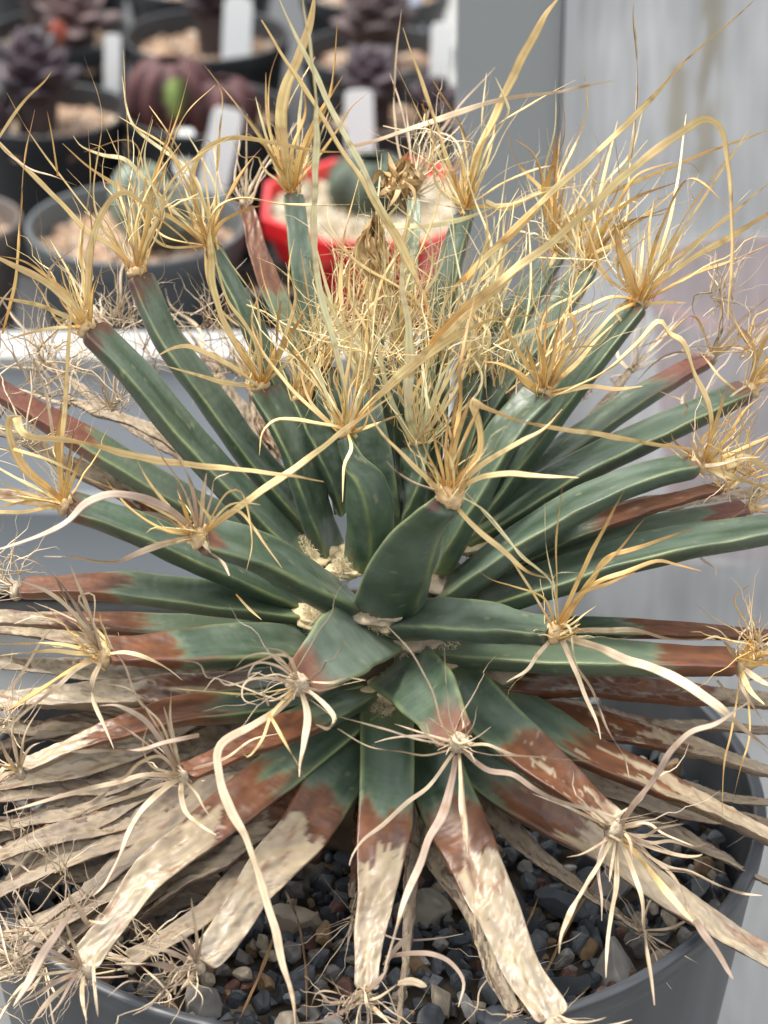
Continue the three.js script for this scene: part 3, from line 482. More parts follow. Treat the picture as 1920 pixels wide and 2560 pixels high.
spine('8', 'd', '240,690 230,560 205,440', 16, .003, 'g'); spine('8', 'd', '225,690 185,570 140,460', 14, .003, 'g'); spine('8', 'd', '260,680 270,520 275,420', 22, .003, 'g'); spine('8', 'd', '270,680 310,540 370,330', 28, .003, 'g'); spine('8', 'd', '280,680 340,540 420,360', 26, .003, 'g'); spine('8', 'd', '265,680 290,560 300,440 330,300', 34, .003, 'g'); spine('8', 'd', '290,690 360,600 400,500', 16, .003, 'g'); spine('8', 'd', '330,730 430,820 540,950 600,1030 720,1110', 10, .006, 'p');
spine('24', 'd', '780,1360 900,1410 1050,1470 1160,1508 1250,1545 1400,1630 1530,1740 1660,1850', 44, .03, 'w', { tw: .3, a0: .1, cut: 1 }); spine('24', 'd', '790,1345 950,1340 1100,1340 1220,1375 1430,1382', 28, .012, 'w'); spine('24', 'd', '770,1380 830,1520 860,1600 920,1740 935,1810', 24, .016, 'w'); spine('24', 'd', '800,1360 830,1500 900,1600 970,1770 1040,1890 1060,1980', 22, .02, 'w'); spine('24', 'd', '720,1390 660,1450 620,1510 530,1565', 20, .012, 'w'); spine('24', 'd', '740,1250 690,1200 560,1150 460,1120 388,1068', 10, .008, 'g'); spine('24', 'd', '700,1270 620,1140 545,1030 470,960', 12, .006, 'y'); spine('24', 'd', '790,1250 720,1130 600,1020 480,890 345,735', 12, .004, 'p');
spine('24', 'd', '760,1270 745,1130 745,940 772,705', 9, .004, 'g'); spine('24', 'd', '770,1270 870,1060 950,900 1040,735', 22, .003, 'g'); spine('24', 'd', '780,1280 900,1120 960,1030 1080,990 1340,895', 24, .003, 'g'); spine('24', 'd', '785,1290 900,1150 1040,1090 1180,1040 1260,1055 1370,1085', 26, .003, 'g'); spine('24', 'd', '780,1280 860,1180 960,1140 1085,1090', 24, .003, 'g'); spine('24', 'd', '765,1280 740,1180 700,980 695,790', 7, .003, 'p'); spine('24', 'd', '760,1280 740,1100 840,1090', 9, .004, 'p'); spine('24', 'd', '790,1270 880,1130 1000,1010 1130,850', 12, .003, 'g');
spine('24', 'd', '800,1240 800,1330 820,1450 850,1560', 16, .012, 'p');
spine('10', 'j', '930,410 1060,310 1200,215 1400,100 1560,0 1660,-60 1900,-180', 46, .0, 'y', { tw: .3, a0: .1, cut: 1 }); spine('10', 'j', '850,410 960,320 1100,215 1250,100 1400,-20 1700,-260', 28, .0, 'y', { tw: .5 }); spine('10', 'j', '880,420 760,420 620,480 400,580 200,650 0,750', 26, .012, 'y', { tw: .6 }); spine('10', 'j', '940,430 1080,370 1250,280 1420,220 1560,165 1680,110', 26, .002, 'g'); spine('10', 'j', '960,480 1080,455 1190,455', 24, .002, 'y'); spine('10', 'j', '860,450 780,510 680,610 580,730 420,910', 26, .01, 'y'); spine('10', 'j', '940,310 990,210 1040,110 1100,0', 24, .0, 'y'); spine('10', 'j', '860,400 840,260 800,130 780,0', 60, .0, 'g', { tw: .3 }); spine('10', 'j', '850,400 800,290 810,100 780,-60', 20, .0, 'g'); spine('10', 'j', '780,450 770,490 815,570 740,680 700,780', 15, .004, 'y');
spine('19', 'd', '1390,640 1410,520 1405,380 1340,230 1290,90 1240,60 1190,5 1080,110 960,215 730,330', 30, .008, 'y', { tw: .9 }); spine('19', 'd', '1420,640 1500,620 1570,598 1640,640 1720,700', 46, .006, 'y', { a0: .3 }); spine('19', 'd', '1400,655 1520,680 1720,730', 40, .008, 'y'); spine('19', 'd', '1420,620 1500,480 1570,380 1640,325', 22, .002, 'g'); spine('19', 'd', '1400,620 1420,500 1480,300', 22, .002, 'g'); spine('19', 'd', '1390,620 1370,540 1320,440', 14, .002, 'w'); spine('19', 'd', '1400,660 1480,700 1495,790', 18, .006, 'w'); spine('19', 'd', '1430,630 1540,560 1720,480', 22, .002, 'g'); spine('19', 'd', '1290,420 1310,380 1270,340 1190,308', 12, .004, 'w', { free: 1 });
spine('17', 'd', '1560,225 1640,100 1700,20', 28, .002, 'g'); spine('17', 'd', '1570,240 1660,180 1760,150', 26, .002, 'g'); spine('17', 'd', '1560,230 1500,330 1410,480 1310,560', 14, .006, 'w'); spine('17', 'd', '1575,240 1600,120 1540,30', 22, .002, 'g'); spine('17', 'd', '1570,250 1650,260 1760,280', 26, .002, 'g');
spine('9', 'd', '690,300 600,160 540,60 500,-40', 22, .003, 'g'); spine('9', 'd', '680,300 630,150 580,20', 20, .003, 'g'); spine('9', 'd', '730,285 830,190 920,90 1020,-10', 26, .003, 'y'); spine('9', 'd', '720,325 800,300 900,285 1000,300 1115,285', 28, .004, 'y'); spine('9', 'd', '735,320 830,285 960,220 1080,110 1195,5', 22, .006, 'y'); spine('9', 'd', '725,280 790,140 830,20 800,-30 740,20', 32, .004, 'y'); spine('9', 'd', '660,310 580,230 500,190 400,180', 18, .004, 'g'); spine('9', 'd', '700,290 690,170 655,40', 24, .003, 'g'); spine('9', 'd', '710,290 735,150 740,0', 18, .003, 'y'); spine('9', 'd', '665,340 600,260 560,215', 30, .003, 'g'); spine('9', 'd', '690,350 670,370 655,430', 12, .003, 'w');
spine('13', 'b', '340,862 400,680 460,540 512,430 570,300 650,150 760,-20', 44, .004, 'y', { tw: .4, cut: 1 }); spine('13', 'b', '345,862 440,660 540,480 530,440 480,335', 24, .004, 'p'); spine('13', 'b', '335,862 270,680 220,520 80,120', 22, .004, 'y'); spine('13', 'b', '360,865 520,790 700,720 800,715', 18, .004, 'y'); spine('13', 'b', '370,870 560,880 700,830 960,790', 24, .006, 'y'); spine('13', 'b', '350,862 390,700 470,560 640,450 830,345', 18, .003, 'y'); spine('13', 'b', '330,862 310,720 370,620', 16, .003, 'g'); spine('13', 'b', '320,880 100,860 -80,850', 14, .006, 'w'); spine('13', 'b', '440,870 520,900 650,840 860,770', 30, .004, 'p', { free: 1 }); spine('13', 'b', '-40,965 120,980 300,955 500,890', 28, .008, 'p', { free: 1 });
spine('60', 'b', '340,1215 480,1060 620,930 760,800 1000,580 1150,430 1300,270 1450,140 1620,-10', 28, .004, 'y', { free: 1, tw: 1.4 }); spine('60', 'b', '360,1200 450,1100 560,1010 680,880', 40, .002, 'y', { free: 1 }); spine('60', 'b', '390,1240 500,1130 610,1012', 22, .002, 'y', { free: 1 });
spine('12', 'b', '730,1040 800,940 900,880 1100,780 1660,555', 26, .004, 'y'); spine('12', 'b', '715,1040 690,900 680,760 640,660 560,600', 16, .004, 'g'); spine('12', 'b', '720,1040 740,820 750,640 770,510', 22, .003, 'g'); spine('12', 'b', '715,1040 700,840 735,700 740,600', 30, .003, 'g'); spine('12', 'b', '730,1040 770,860 800,640', 14, .003, 'g'); spine('12', 'b', '730,1045 900,960 1060,870 1100,880', 24, .003, 'y'); spine('12', 'b', '750,1060 720,1150 640,1330 600,1400', 20, .012, 'y');
spine('11', 'b', '860,1110 980,1020 1150,930 1310,870 1340,860 1320,820 1360,750 1330,710 1275,700', 12, .004, 'w'); spine('11', 'b', '860,1110 960,960 1080,860 1280,780', 18, .003, 'g'); spine('11', 'b', '870,1115 1000,900 1090,760 1250,700', 20, .003, 'g'); spine('11', 'b', '850,1110 900,1000 1010,820 1000,600', 12, .003, 'g'); spine('11', 'b', '870,1120 1050,960 1250,910', 24, .003, 'g'); spine('11', 'b', '860,1110 1020,1020 1190,880 1290,790', 16, .003, 'y');
spine('11', 'b', '1060,700 1080,560 1095,240 1080,60 1085,-40', 20, .002, 'w', { free: 1, cut: 1 });
spine('13', 'b', '-160,640 0,595 250,510 500,430 720,400 990,355', 26, .004, 'w', { free: 1, tw: .5 });
spine('41', 'c', '430,1425 360,1290 290,1180 200,1080 80,990', 24, .006, 'm'); spine('41', 'c', '425,1430 350,1300 220,1180 60,1120', 22, .006, 'w'); spine('41', 'c', '420,1450 330,1440 200,1430 0,1452', 24, .012, 'y'); spine('41', 'c', '420,1440 250,1400 100,1395 -30,1400', 20, .008, 'y'); spine('41', 'c', '425,1470 330,1500 200,1580 90,1650 -20,1720', 26, .02, 'g'); spine('41', 'c', '430,1465 330,1510 240,1590 100,1700 0,1790', 20, .024, 'w'); spine('41', 'c', '455,1440 550,1438 640,1460 720,1500 790,1556', 18, .012, 'p'); spine('41', 'c', '440,1470 405,1540 400,1600 410,1650 450,1750 490,1850', 24, .026, 'w'); spine('41', 'c', '430,1425 390,1280 340,1200 400,1185 405,1330', 13, .004, 'w'); spine('41', 'c', '425,1430 300,1330 160,1280 60,1310', 20, .006, 'w'); spine('41', 'c', '420,1425 310,1260 230,1090', 28, .004, 'm'); spine('41', 'c', '430,1420 380,1250 300,1060', 22, .004, 'w');
spine('38', 'e', '1285,150 1200,200 1100,262 1010,310 955,350 936,400 960,530 1000,640 1060,740 1130,950 1180,1120 1220,1280 1260,1430 1280,1570', 40, .042, 'w', { tw: .6, a0: .1, cut: 1 }); spine('38', 'e', '1318,140 1325,220 1318,340 1300,440 1295,490', 32, .016, 'w'); spine('38', 'e', '1365,130 1420,190 1445,235 1420,275 1365,262', 24, .014, 'w'); spine('38', 'e', '1160,180 1130,100 1120,65', 14, .004, 'w', { free: 1, z: .006 }); spine('38', 'e', '1280,130 1100,130 900,120 740,105', 12, .012, 'y'); spine('38', 'e', '1270,140 1180,210 1130,330 1070,400 1040,350', 14, .014, 'y'); spine('38', 'e', '1160,215 1220,320 1290,440 1320,500', 14, .01, 'y', { free: 1, z: .008 });
for (const s of ['1300,70 1200,10 1100,0 1070,60 1130,30', '1300,60 1180,-40 1060,-30 1020,10', '1290,90 1180,60 1060,80 1050,150 1120,180', '1300,60 1230,-50 1140,-70 1060,-80', '1290,100 1130,60 980,90 930,60 880,120', '1300,50 1250,-30 1200,-40 1060,10 900,60 860,0 760,-20', '1370,60 1430,80 1500,60 1580,70', '1290,110 1200,150 1160,160 1090,130']) spine('38', 'e', s, 11, .012, 'w');
spine('32', 'f', '305,500 255,640 190,760 150,880 90,1020 60,1110 20,1250 0,1330', 38, .036, 'm', { tw: .6, a0: .1 }); spine('32', 'f', '270,450 190,530 100,600 0,690 -90,760 -140,830 -150,870', 20, .02, 'w'); spine('32', 'f', '325,480 345,620 352,760 375,900 395,1160', 24, .03, 'w'); spine('32', 'f', '370,430 450,460 560,480 640,530 740,585 900,630 1020,665', 28, .016, 'm'); spine('32', 'f', '375,390 440,348 500,370 560,392 700,402 800,412 905,420', 16, .012, 'w'); spine('32', 'f', '270,415 180,395 80,380 -60,360 -200,280', 11, .01, 'w'); spine('32', 'f', '255,390 130,320 0,280 -190,230', 10, .008, 'w'); spine('32', 'f', '310,400 250,260 210,120 170,40 110,-60 0,-180', 10, .004, 'w'); spine('32', 'f', '340,390 290,250 275,160 260,-60', 7, .004, 'w'); spine('32', 'f', '320,390 230,340 150,260 180,255 200,350', 9, .004, 'w'); spine('32', 'f', '340,470 330,600 345,740 365,880', 18, .03, 'w');
spine('28', 'f', '1035,690 1110,570 1200,440 1260,350 1330,290 1440,255 1580,160', 32, .01, 'm', { tw: .6 }); spine('28', 'f', '965,800 920,880 850,1000 800,1090 765,1170 754,1255', 30, .03, 'w'); spine('28', 'f', '1010,830 1005,930 985,1060 970,1180 958,1355', 24, .03, 'w'); spine('28', 'f', '1045,830 1090,930 1120,1040 1125,1140 1145,1330 1165,1475', 30, .034, 'w', { tw: 2.5 }); spine('28', 'f', '1085,835 1180,930 1270,1040 1335,1110', 34, .02, 'y', { tw: .2, cut: 1 }); spine('28', 'f', '1345,1105 1400,1190 1455,1270 1510,1362', 30, .006, 'm', { free: 1, z: .022, cut: 1, tw: .2 }); spine('28', 'f', '1070,770 1150,772 1240,765 1330,790 1395,775', 15, .012, 'w'); spine('28', 'f', '1090,785 1190,805 1300,830 1375,825 1376,810', 20, .012, 'w'); spine('28', 'f', '1110,830 1220,875 1320,895 1440,950 1550,988 1635,1000', 20, .016, 'w'); spine('28', 'f', '1065,745 1120,745 1180,712 1295,692', 15, .01, 'w'); spine('28', 'f', '1060,690 1140,690 1200,730 1340,790', 16, .01, 'w'); spine('28', 'f', '1130,840 1230,900 1290,990 1320,1080', 14, .016, 'w'); spine('28', 'f', '940,690 800,620 640,560', 14, .008, 'w'); spine('28', 'f', '1000,820 985,870 975,940', 14, .012, 'w'); spine('28', 'f', '940,810 860,820 790,835', 14, .012, 'w');
spine('39', 'e', '765,480 690,555 615,630 560,720 520,830 480,910 450,960 400,1005', 28, .022, 'w', { tw: .8 }); spine('39', 'e', '785,500 782,570 800,640 860,695 935,742', 28, .014, 'w'); spine('39', 'e', '760,472 640,480 500,512 300,560 150,605 15,645', 24, .02, 'w'); spine('39', 'e', '860,310 720,340 600,375 480,375 305,380', 30, .01, 'm', { free: 1, z: .006, cut: 1 }); spine('39', 'e', '740,440 690,400 600,430 540,490 475,497', 20, .012, 'w'); spine('39', 'e', '745,330 735,220 740,110', 16, .004, 'w'); spine('39', 'e', '750,330 725,260 705,185', 18, .004, 'w'); spine('39', 'e', '740,340 660,240 560,110 420,80', 12, .006, 'w'); spine('39', 'e', '720,350 620,240 500,180 430,180', 24, .008, 'm'); spine('39', 'e', '800,510 850,560 880,620 925,685', 12, .012, 'w'); spine('39', 'e', '735,345 690,250 600,160 540,10 480,-80', 12, .006, 'w'); spine('39', 'e', '700,350 600,320 470,240', 18, .006, 'm');
spine('37', 'e', '330,1320 230,1380 150,1430 75,1470', 20, .014, 'm'); spine('37', 'e', '330,1330 250,1420 180,1490 130,1560', 22, .014, 'w'); spine('37', 'e', '340,1340 355,1430 375,1540', 20, .014, 'w'); spine('37', 'e', '310,1060 250,1160 180,1270 120,1380 60,1480', 36, .01, 'm', { free: 1, z: .006, cut: 1, tw: .4 }); spine('37', 'e', '400,1280 410,1400 422,1525', 17, .01, 'w', { free: 1, z: .006, cut: 1 }); spine('37', 'e', '320,1310 180,1340 0,1345', 14, .012, 'w'); spine('37', 'e', '320,1290 220,1240 130,1200 60,1160', 20, .008, 'm'); spine('37', 'e', '320,1280 240,1150 200,1090', 18, .008, 'm'); spine('37', 'e', '310,1300 190,1270 80,1330', 18, .01, 'w'); spine('37', 'e', '330,1280 290,1130 270,1060', 20, .006, 'w'); spine('37', 'e', '380,1130 330,1040 300,990', 26, .006, 'w', { free: 1, z: .004 }); spine('37', 'e', '385,1110 450,1120 510,1080 570,1065', 12, .006, 'w', { free: 1, z: .004 });
spine('36', 'e', '845,1320 760,1320 670,1295 500,1298', 34, .012, 'm', { cut: 1 }); spine('36', 'e', '850,1340 800,1390 745,1460', 24, .012, 'w'); spine('36', 'e', '850,1310 820,1210 780,1160', 22, .006, 'm'); spine('36', 'e', '865,1300 850,1180 825,1010', 14, .006, 'w'); spine('36', 'e', '870,1300 870,1200 880,1120', 18, .006, 'm'); spine('36', 'e', '840,1300 720,1240 620,1230', 20, .008, 'm'); spine('36', 'e', '860,1290 830,1140 740,1190', 12, .006, 'w');
spine('40', 'e', '70,450 30,400 0,330', 20, .006, 'w'); spine('40', 'e', '75,440 60,340 20,270', 14, .006, 'w'); spine('40', 'e', '80,430 130,360 200,330', 14, .006, 'w'); spine('40', 'e', '75,430 50,300 70,190', 16, .006, 'w'); spine('40', 'e', '70,455 20,480 -30,540', 20, .01, 'w'); spine('40', 'e', '85,430 110,300 180,180', 13, .006, 'w'); spine('40', 'e', '70,450 20,440 -30,430', 22, .01, 'y');
spine('25', 'd', '1520,1460 1600,1430 1680,1390', 24, .004, 'g'); spine('25', 'd', '1520,1480 1620,1480 1700,1470', 30, .004, 'g'); spine('25', 'd', '1515,1490 1600,1540 1700,1600', 30, .008, 'w'); spine('25', 'd', '1500,1500 1550,1590 1600,1680 1660,1760', 20, .012, 'w'); spine('25', 'd', '1510,1500 1580,1600 1640,1660', 28, .012, 'y'); spine('25', 'd', '1510,1460 1540,1370 1580,1330 1570,1380', 16, .004, 'w'); spine('25', 'd', '1510,1440 1460,1350 1390,1320', 12, .004, 'w'); spine('25', 'd', '1500,1430 1440,1370 1370,1385', 16, .006, 'w'); spine('25', 'd', '1520,1450 1590,1380 1640,1300', 20, .004, 'g'); spine('25', 'd', '1530,1470 1640,1440 1720,1440', 44, .004, 'g'); spine('25', 'f', '1540,80 1500,300 1470,420 1460,700', 10, .02, 'g'); spine('25', 'f', '1600,130 1580,300 1540,450 1510,570', 10, .02, 'g');
spine('35', 'e', '1560,1420 1660,1340 1690,1230', 22, .01, 'm'); spine('35', 'e', '1540,1480 1470,1400 1400,1350', 12, .008, 'w'); spine('35', 'e', '1535,1490 1420,1460 1380,1420', 12, .008, 'w'); spine('35', 'e', '1540,1500 1400,1540 1280,1552', 18, .01, 'm'); spine('35', 'e', '1580,1490 1690,1560', 22, .01, 'w'); spine('35', 'e', '1560,1500 1640,1440 1720,1380', 14, .008, 'w'); spine('35', 'e', '1535,1490 1370,1420 1340,1490', 10, .008, 'w');
spine('y8', 'f', '10,1270 120,1250 210,1255 290,1290 345,1370 320,1480', 24, .012, 'm', { free: 1, z: .006 }); spine('y8', 'f', '0,1300 60,1220 110,1170', 26, .006, 'm', { free: 1, z: .006, cut: 1 }); spine('y8', 'f', '60,1380 120,1370 185,1395', 30, .006, 'w', { free: 1, z: .006, cut: 1 });
spine('27', 'f', '1440,70 1480,120 1540,190 1500,110', 12, .006, 'w', { free: 1 }); spine('42', 'c', '1020,1185 1070,1240 1130,1295', 12, .004, 'y', { free: 1, z: .012 });
spine('18', 'j', '1340,690 1230,530 1060,650 900,720', 16, -.004, 'g'); spine('18', 'j', '1360,700 1380,560 1400,400', 40, .0, 'w', { tw: 3 }); spine('18', 'j', '1370,710 1400,560 1360,380', 30, .0, 'w', { tw: 3 }); spine('18', 'j', '1370,710 1500,560 1660,420', 22, .0, 'w'); spine('18', 'j', '1380,710 1540,620 1660,560', 36, .0, 'w', { tw: .6 }); spine('18', 'j', '1350,710 1130,740 1020,790 890,920', 12, -.006, 'm');

// fine spines round every areole: too many to count, one tuft to a tubercle
const HT = { y: ['y', 'y', 'g', 'p'], p: ['p', 'y'], g: ['g', 'g', 'y', 'w'], w: ['w', 'w', 'm'], m: ['m', 'w'] };
const UP = { m0: 3, m1: 3.4, m2: 3, m3: 2.6, m4: 2.6, m5: 2.6, 7: 3.2, 60: 3, 61: 2.4, 6: 2, 5: 2.4, 4: 1.7, 8: 1.6, 9: 2.6, 14: 2.2, 13: 2.6, 12: 2.6, 11: 3.2, 10: 2.4, 3: 1.7, 2: 2, 1: 1.5, 16: 2 };
const tufts = {};
for (const id of Object.keys(LEAF)) {
  const L = LEAF[id], tone = L.o.tone ?? 'y', many = Math.round((UP[id] ?? (tone === 'w' ? .85 : 1.2)) * 21), gs = [];
  const sway = V(gauss() * .35, 0, gauss() * .3), wild = rr(.6, 1.05), lo = rr(.75, 1.2);
  for (let i = 0; i < many; i++) {
    const upright = UP[id] ? .8 : tone === 'g' ? .55 : .3, d = L.T.clone().multiplyScalar(.6).add(V(gauss() * wild, upright + gauss() * .55, gauss() * wild)).add(sway).normalize();
    const len = lo * (UP[id] ? .007 + .026 * Math.pow(rnd(), 1.6) : .005 + .017 * Math.pow(rnd(), 1.4));
    const st = L.p.clone().addScaledVector(L.T, rr(-.0006, .0008)).add(V(gauss(), gauss(), gauss()).multiplyScalar(L.r * .45)), tn = TN[/^(7|60|m\d)$/.test(id) ? pick(['p', 'p', 'y']) : pick(HT[tone])];
    if (i % 5 === 0) { const side = V(gauss(), gauss(), gauss()).multiplyScalar(len * .22), c3 = [st, st.clone().addScaledVector(d, len * .5).add(side), st.clone().addScaledVector(d, len * 1.0).addScaledVector(side, rr(-.6, 1.2)), st.clone().addScaledVector(d, len * 1.35).addScaledVector(side, rr(-1.5, 1.5))]; const rg = ribbonGeo(c3, rr(.00035, .0009), tn); gs.push(rg); continue; }
    gs.push(hairGeo(st, d, len, rr(.00005, .00016), tn, { n: 12, bend: rr(.1, .5), nz: rr(.02, .08), kink: rr(0, .5), flat: rr(1.2, 2.8) }));
  }
  mesh('spine_tuft', mergeGeometries(gs), M.spine, L.m).userData.kind = 'stuff';
}
// loose wiry tufts caught among the dead tubercles
for (const [x, y, z, n, tone, len] of [[90, 760, -.02, 30, 'w', .02], [270, 690, -.035, 34, 'w', .016], [450, 700, -.045, 26, 'm', .016], [1560, 640, -.02, 26, 'w', .018], [1620, 760, -.015, 26, 'g', .018], [60, 950, .0, 26, 'w', .02], [250, 880, -.02, 30, 'w', .02], [20, 1220, .02, 26, 'w', .012], [130, 1880, .06, 16, 'w', .013], [170, 1960, .066, 12, 'm', .014], [330, 2040, .075, 14, 'w', .009], [150, 800, -.03, 18, 'w', .018], [330, 780, -.045, 16, 'm', .018], [90, 860, -.02, 18, 'w', .018], [470, 790, -.05, 14, 'w', .015], [20, 1560, .035, 24, 'w', .012], [1600, 1020, .006, 26, 'g', .016], [1640, 1400, .03, 26, 'g', .014], [1250, 840, -.045, 30, 'w', .016], [60, 2000, .07, 12, 'm', .016], [30, 2090, .078, 14, 'w', .012], [110, 2040, .078, 12, 'w', .011], [40, 1800, .05, 12, 'm', .014], [380, 2110, .082, 14, 'w', .009], [750, 2170, .084, 16, 'm', .01]]) {
  const q = px('D', x, y), c = P(q[0], q[1], z), gs = [];
  for (let i = 0; i < n; i++) gs.push(hairGeo(c.clone().add(V(gauss(), gauss(), gauss()).multiplyScalar(.003)), V(gauss(), gauss() + .45, gauss() * .7).normalize(), rr(.4, 1.1) * len, rr(.00007, .00018), TN[rnd() < .75 ? tone : 'w'], { n: 12, bend: .6, kink: .6 }));
  mesh('dead_spines', mergeGeometries(gs), M.spine, cactus).userData.kind = 'stuff';
}
for (const [x, y, z, n] of [[700, 720, -.01, 34], [770, 690, -.02, 44], [800, 560, -.03, 36], [850, 790, -.008, 44], [930, 720, -.015, 36], [900, 600, -.03, 30], [1050, 760, -.012, 36], [1180, 490, -.04, 16], [1290, 560, -.03, 22], [350, 430, -.03, 10], [940, 330, -.04, 20], [1080, 640, -.03, 16]]) {
  const q = px('D', x, y), c = P(q[0], q[1], z), gs = [];
  for (let i = 0; i < n; i++) { const d = V(gauss(), gauss() * .8 + .5, gauss() * .6).normalize(), len = .006 + .022 * Math.pow(rnd(), 1.5), st = c.clone().add(V(gauss() * .006, gauss() * .005, gauss() * .004)).addScaledVector(d, -len * .5); gs.push(hairGeo(st, d, len, rr(.00005, .00013), TN[pick(['y', 'p', 'p', 'g', 'w'])], { n: 12, bend: rr(.2, .8), nz: rr(.05, .14), kink: rr(.1, .7), flat: rr(1.2, 2.4) })); }
  mesh('spine_tangle', mergeGeometries(gs), M.spine, cactus).userData.kind = 'stuff';
}
// the dried flower at the crown
{
  const FT = [[[.42, .27, .11], [.62, .44, .2], [.4, .25, .1]], [[.5, .34, .13], [.74, .55, .28], [.5, .33, .14]], [[.3, .18, .08], [.42, .28, .13], [.28, .17, .08]]];
  const strands = (axis, rad, n, w, twist) => {
    const cv = new THREE.CatmullRomCurve3(axis.map(([x, y, z]) => { const r = px('D', x, y); return P(r[0], r[1], z); })), gs = [];
    for (let i = 0; i < n; i++) {
      const a = rnd() * 6.283, f = Math.sqrt(rr(.15, 1)), t0 = rnd() * .3, t1 = rr(.65, 1), c3 = [];
      for (let j = 0; j <= 7; j++) { const t = lerp(t0, t1, j / 7), p = cv.getPointAt(t), R = rad(t) * f * rr(.8, 1.15), an = a + twist * t + gauss() * .2; c3.push(p.add(V(Math.cos(an) * R, gauss() * .0003, Math.sin(an) * R))); }
      gs.push(ribbonGeo(c3, w * rr(.5, 1.2), pick(FT), { cut: 1, tw: gauss() * 4 }));
    }
    return mergeGeometries(gs);
  };
  const fl = mesh('dried_flower', strands([[812, 600, -.026], [800, 545, -.027], [806, 500, -.028], [812, 462, -.028]], (t) => .0028 * Math.sin(Math.PI * clamp(t * .9 + .08)), 46, .0016, 2.2), M.spine, cactus); fl.userData.label = 'long brown twisted dried flower tube';
  const hd = mesh('dried_flower', strands([[850, 425, -.03], [862, 400, -.03], [872, 372, -.031], [876, 345, -.031]], (t) => .0034 * Math.sin(Math.PI * clamp(t + .05)), 54, .0018, 1.4), M.spine, cactus); hd.userData.label = 'shrivelled golden brown dried flower head';
  const q = px('D', 866, 388), c = P(q[0], q[1], -.029), g = [];
  for (let i = 0; i < 16; i++) { const d = V(gauss(), gauss(), gauss() + .2).normalize(), sd = V(gauss(), gauss(), gauss()).multiplyScalar(.0022); g.push(ribbonGeo([c.clone(), c.clone().addScaledVector(d, .0032).add(sd), c.clone().addScaledVector(d, .0062).addScaledVector(sd, .2)], rr(.0009, .0018), pick(FT))); }
  mesh('petal', mergeGeometries(g), M.spine, hd).userData.kind = 'stuff';
  mesh('dried_flower', strands([[940, 720, -.02], [880, 650, -.023], [820, 600, -.026]], () => .0007, 14, .0009, 5), M.spine, cactus);
}
// fallen spines lying on the gravel
for (const [f, s, w, label] of [['e', '1180,1180 1130,1320 1040,1530', 18, 'brown fallen spine on the gravel left of the lowest front tubercle'], ['e', '1235,980 1290,1120 1320,1300 1325,1540', 18, 'curved brown fallen spine on the gravel at bottom centre'], ['f', '690,1350 730,1270 780,1160 940,890', 20, 'dark fallen spine leaning across the blue grey stones'], ['f', '605,1145 650,1050 685,945', 12, 'short brown fallen spine among the blue grey stones'], ['e', '860,1554 1000,1540 1110,1510', 22, 'pale straw fallen spine at the bottom edge of the gravel'], ['f', '760,1490 840,1440 890,1390', 18, 'small fallen spine near the pot rim']]) {
  const c3 = pts(f, s).map((p) => { const r = PY(p[0], p[1], RIM - .0085); return V(r.x, r.y, r.z); });
  tag(mesh('fallen_spine', ribbonGeo(c3, w * FR[f][2] * .5 / 7000, [[.3, .17, .08], [.36, .22, .1], [.3, .18, .09]], { cut: 1 }), M.spine), label, 'fallen spine', 'fallen spines on the gravel');
}

// ---------------------------------------------------------------- small pots on the tray behind
const YR = RIM - .05;
const GRIT = Array.from({ length: 5 }, (_, i) => { const g = new THREE.IcosahedronGeometry(1, 1), p = g.attributes.position; for (let k = 0; k < p.count; k++) { const v = V(p.getX(k), p.getY(k), p.getZ(k)); v.multiplyScalar(1 + .35 * noise(v.x * 2 + i * 5, v.y * 2, v.z * 2)); p.setXYZ(k, v.x, v.y * .8, v.z); } g.computeVertexNormals(); g.deleteAttribute('uv'); return g; });
function smallPot(x, y, hw, color, label, o = {}) {
  const q = px('D', x, y), c = PY(q[0], q[1], o.y ?? YR), R = hw * 1.1573 * c.depth / 7000, H = o.h ?? .07, t = thing('small_pot', label, 'plant pot', V(c.x, c.y - H, c.z));
  const tp = o.taper ?? .72, pr = [[0, .001], [R * tp, .001], [R * (1 - (1 - tp) * .12), H - .009], [R * 1.0, H - .0085], [R * 1.02, H - .001], [R, H], [R * .965, H - .0006], [R * .94, H - .008], [R * tp * .95, .004], [0, .004]].map((v) => new THREE.Vector2(...v));
  { let lg = new THREE.LatheGeometry(pr, o.sides ?? 64); if (o.sides) { lg = toCreasedNormals(lg, .3); lg.rotateY(Math.PI / o.sides); } mesh('pot_wall', lg, o.mat ?? mat(...color, .45), t); }
  const gs = [], sr = R * .93, sy = H - (o.deep ?? .011), base = new THREE.CircleGeometry(sr, 40).toNonIndexed(); base.rotateX(-Math.PI / 2); base.translate(0, sy - .001, 0); base.deleteAttribute('uv'); colored(base, () => [.3, .22, .15]); gs.push(base);
  const tn = o.grit ?? [[.36, .25, .165], [.24, .16, .10], [.45, .37, .29], [.17, .11, .07], [.42, .27, .19]];
  for (let i = 0; i < (o.n ?? 420); i++) { const a = rnd() * 6.283, r = Math.sqrt(rnd()) * sr * .97, s = rr(.0012, .0029), cc = pick(tn), g = pick(GRIT).clone(); g.scale(s, s, s); g.rotateY(rnd() * 6); g.translate(Math.cos(a) * r, sy + rr(-.0005, .001), Math.sin(a) * r); colored(g, () => cc); gs.push(g); }
  mesh('grit', mergeGeometries(gs), M.stone, t).userData.kind = 'stuff';
  return { c: V(c.x, c.y - H + sy, c.z), R, depth: c.depth };
}
const leafG = (() => { const g = new THREE.SphereGeometry(1, 16, 12), p = g.attributes.position; for (let i = 0; i < p.count; i++) { const y = p.getY(i), s = y > 0 ? 1 - .35 * y * y : 1 - .5 * y * y; p.setX(i, p.getX(i) * s); p.setZ(i, p.getZ(i) * s * .5); } g.translate(0, .9, 0); g.computeVertexNormals(); return g; })();
const leafM = {};
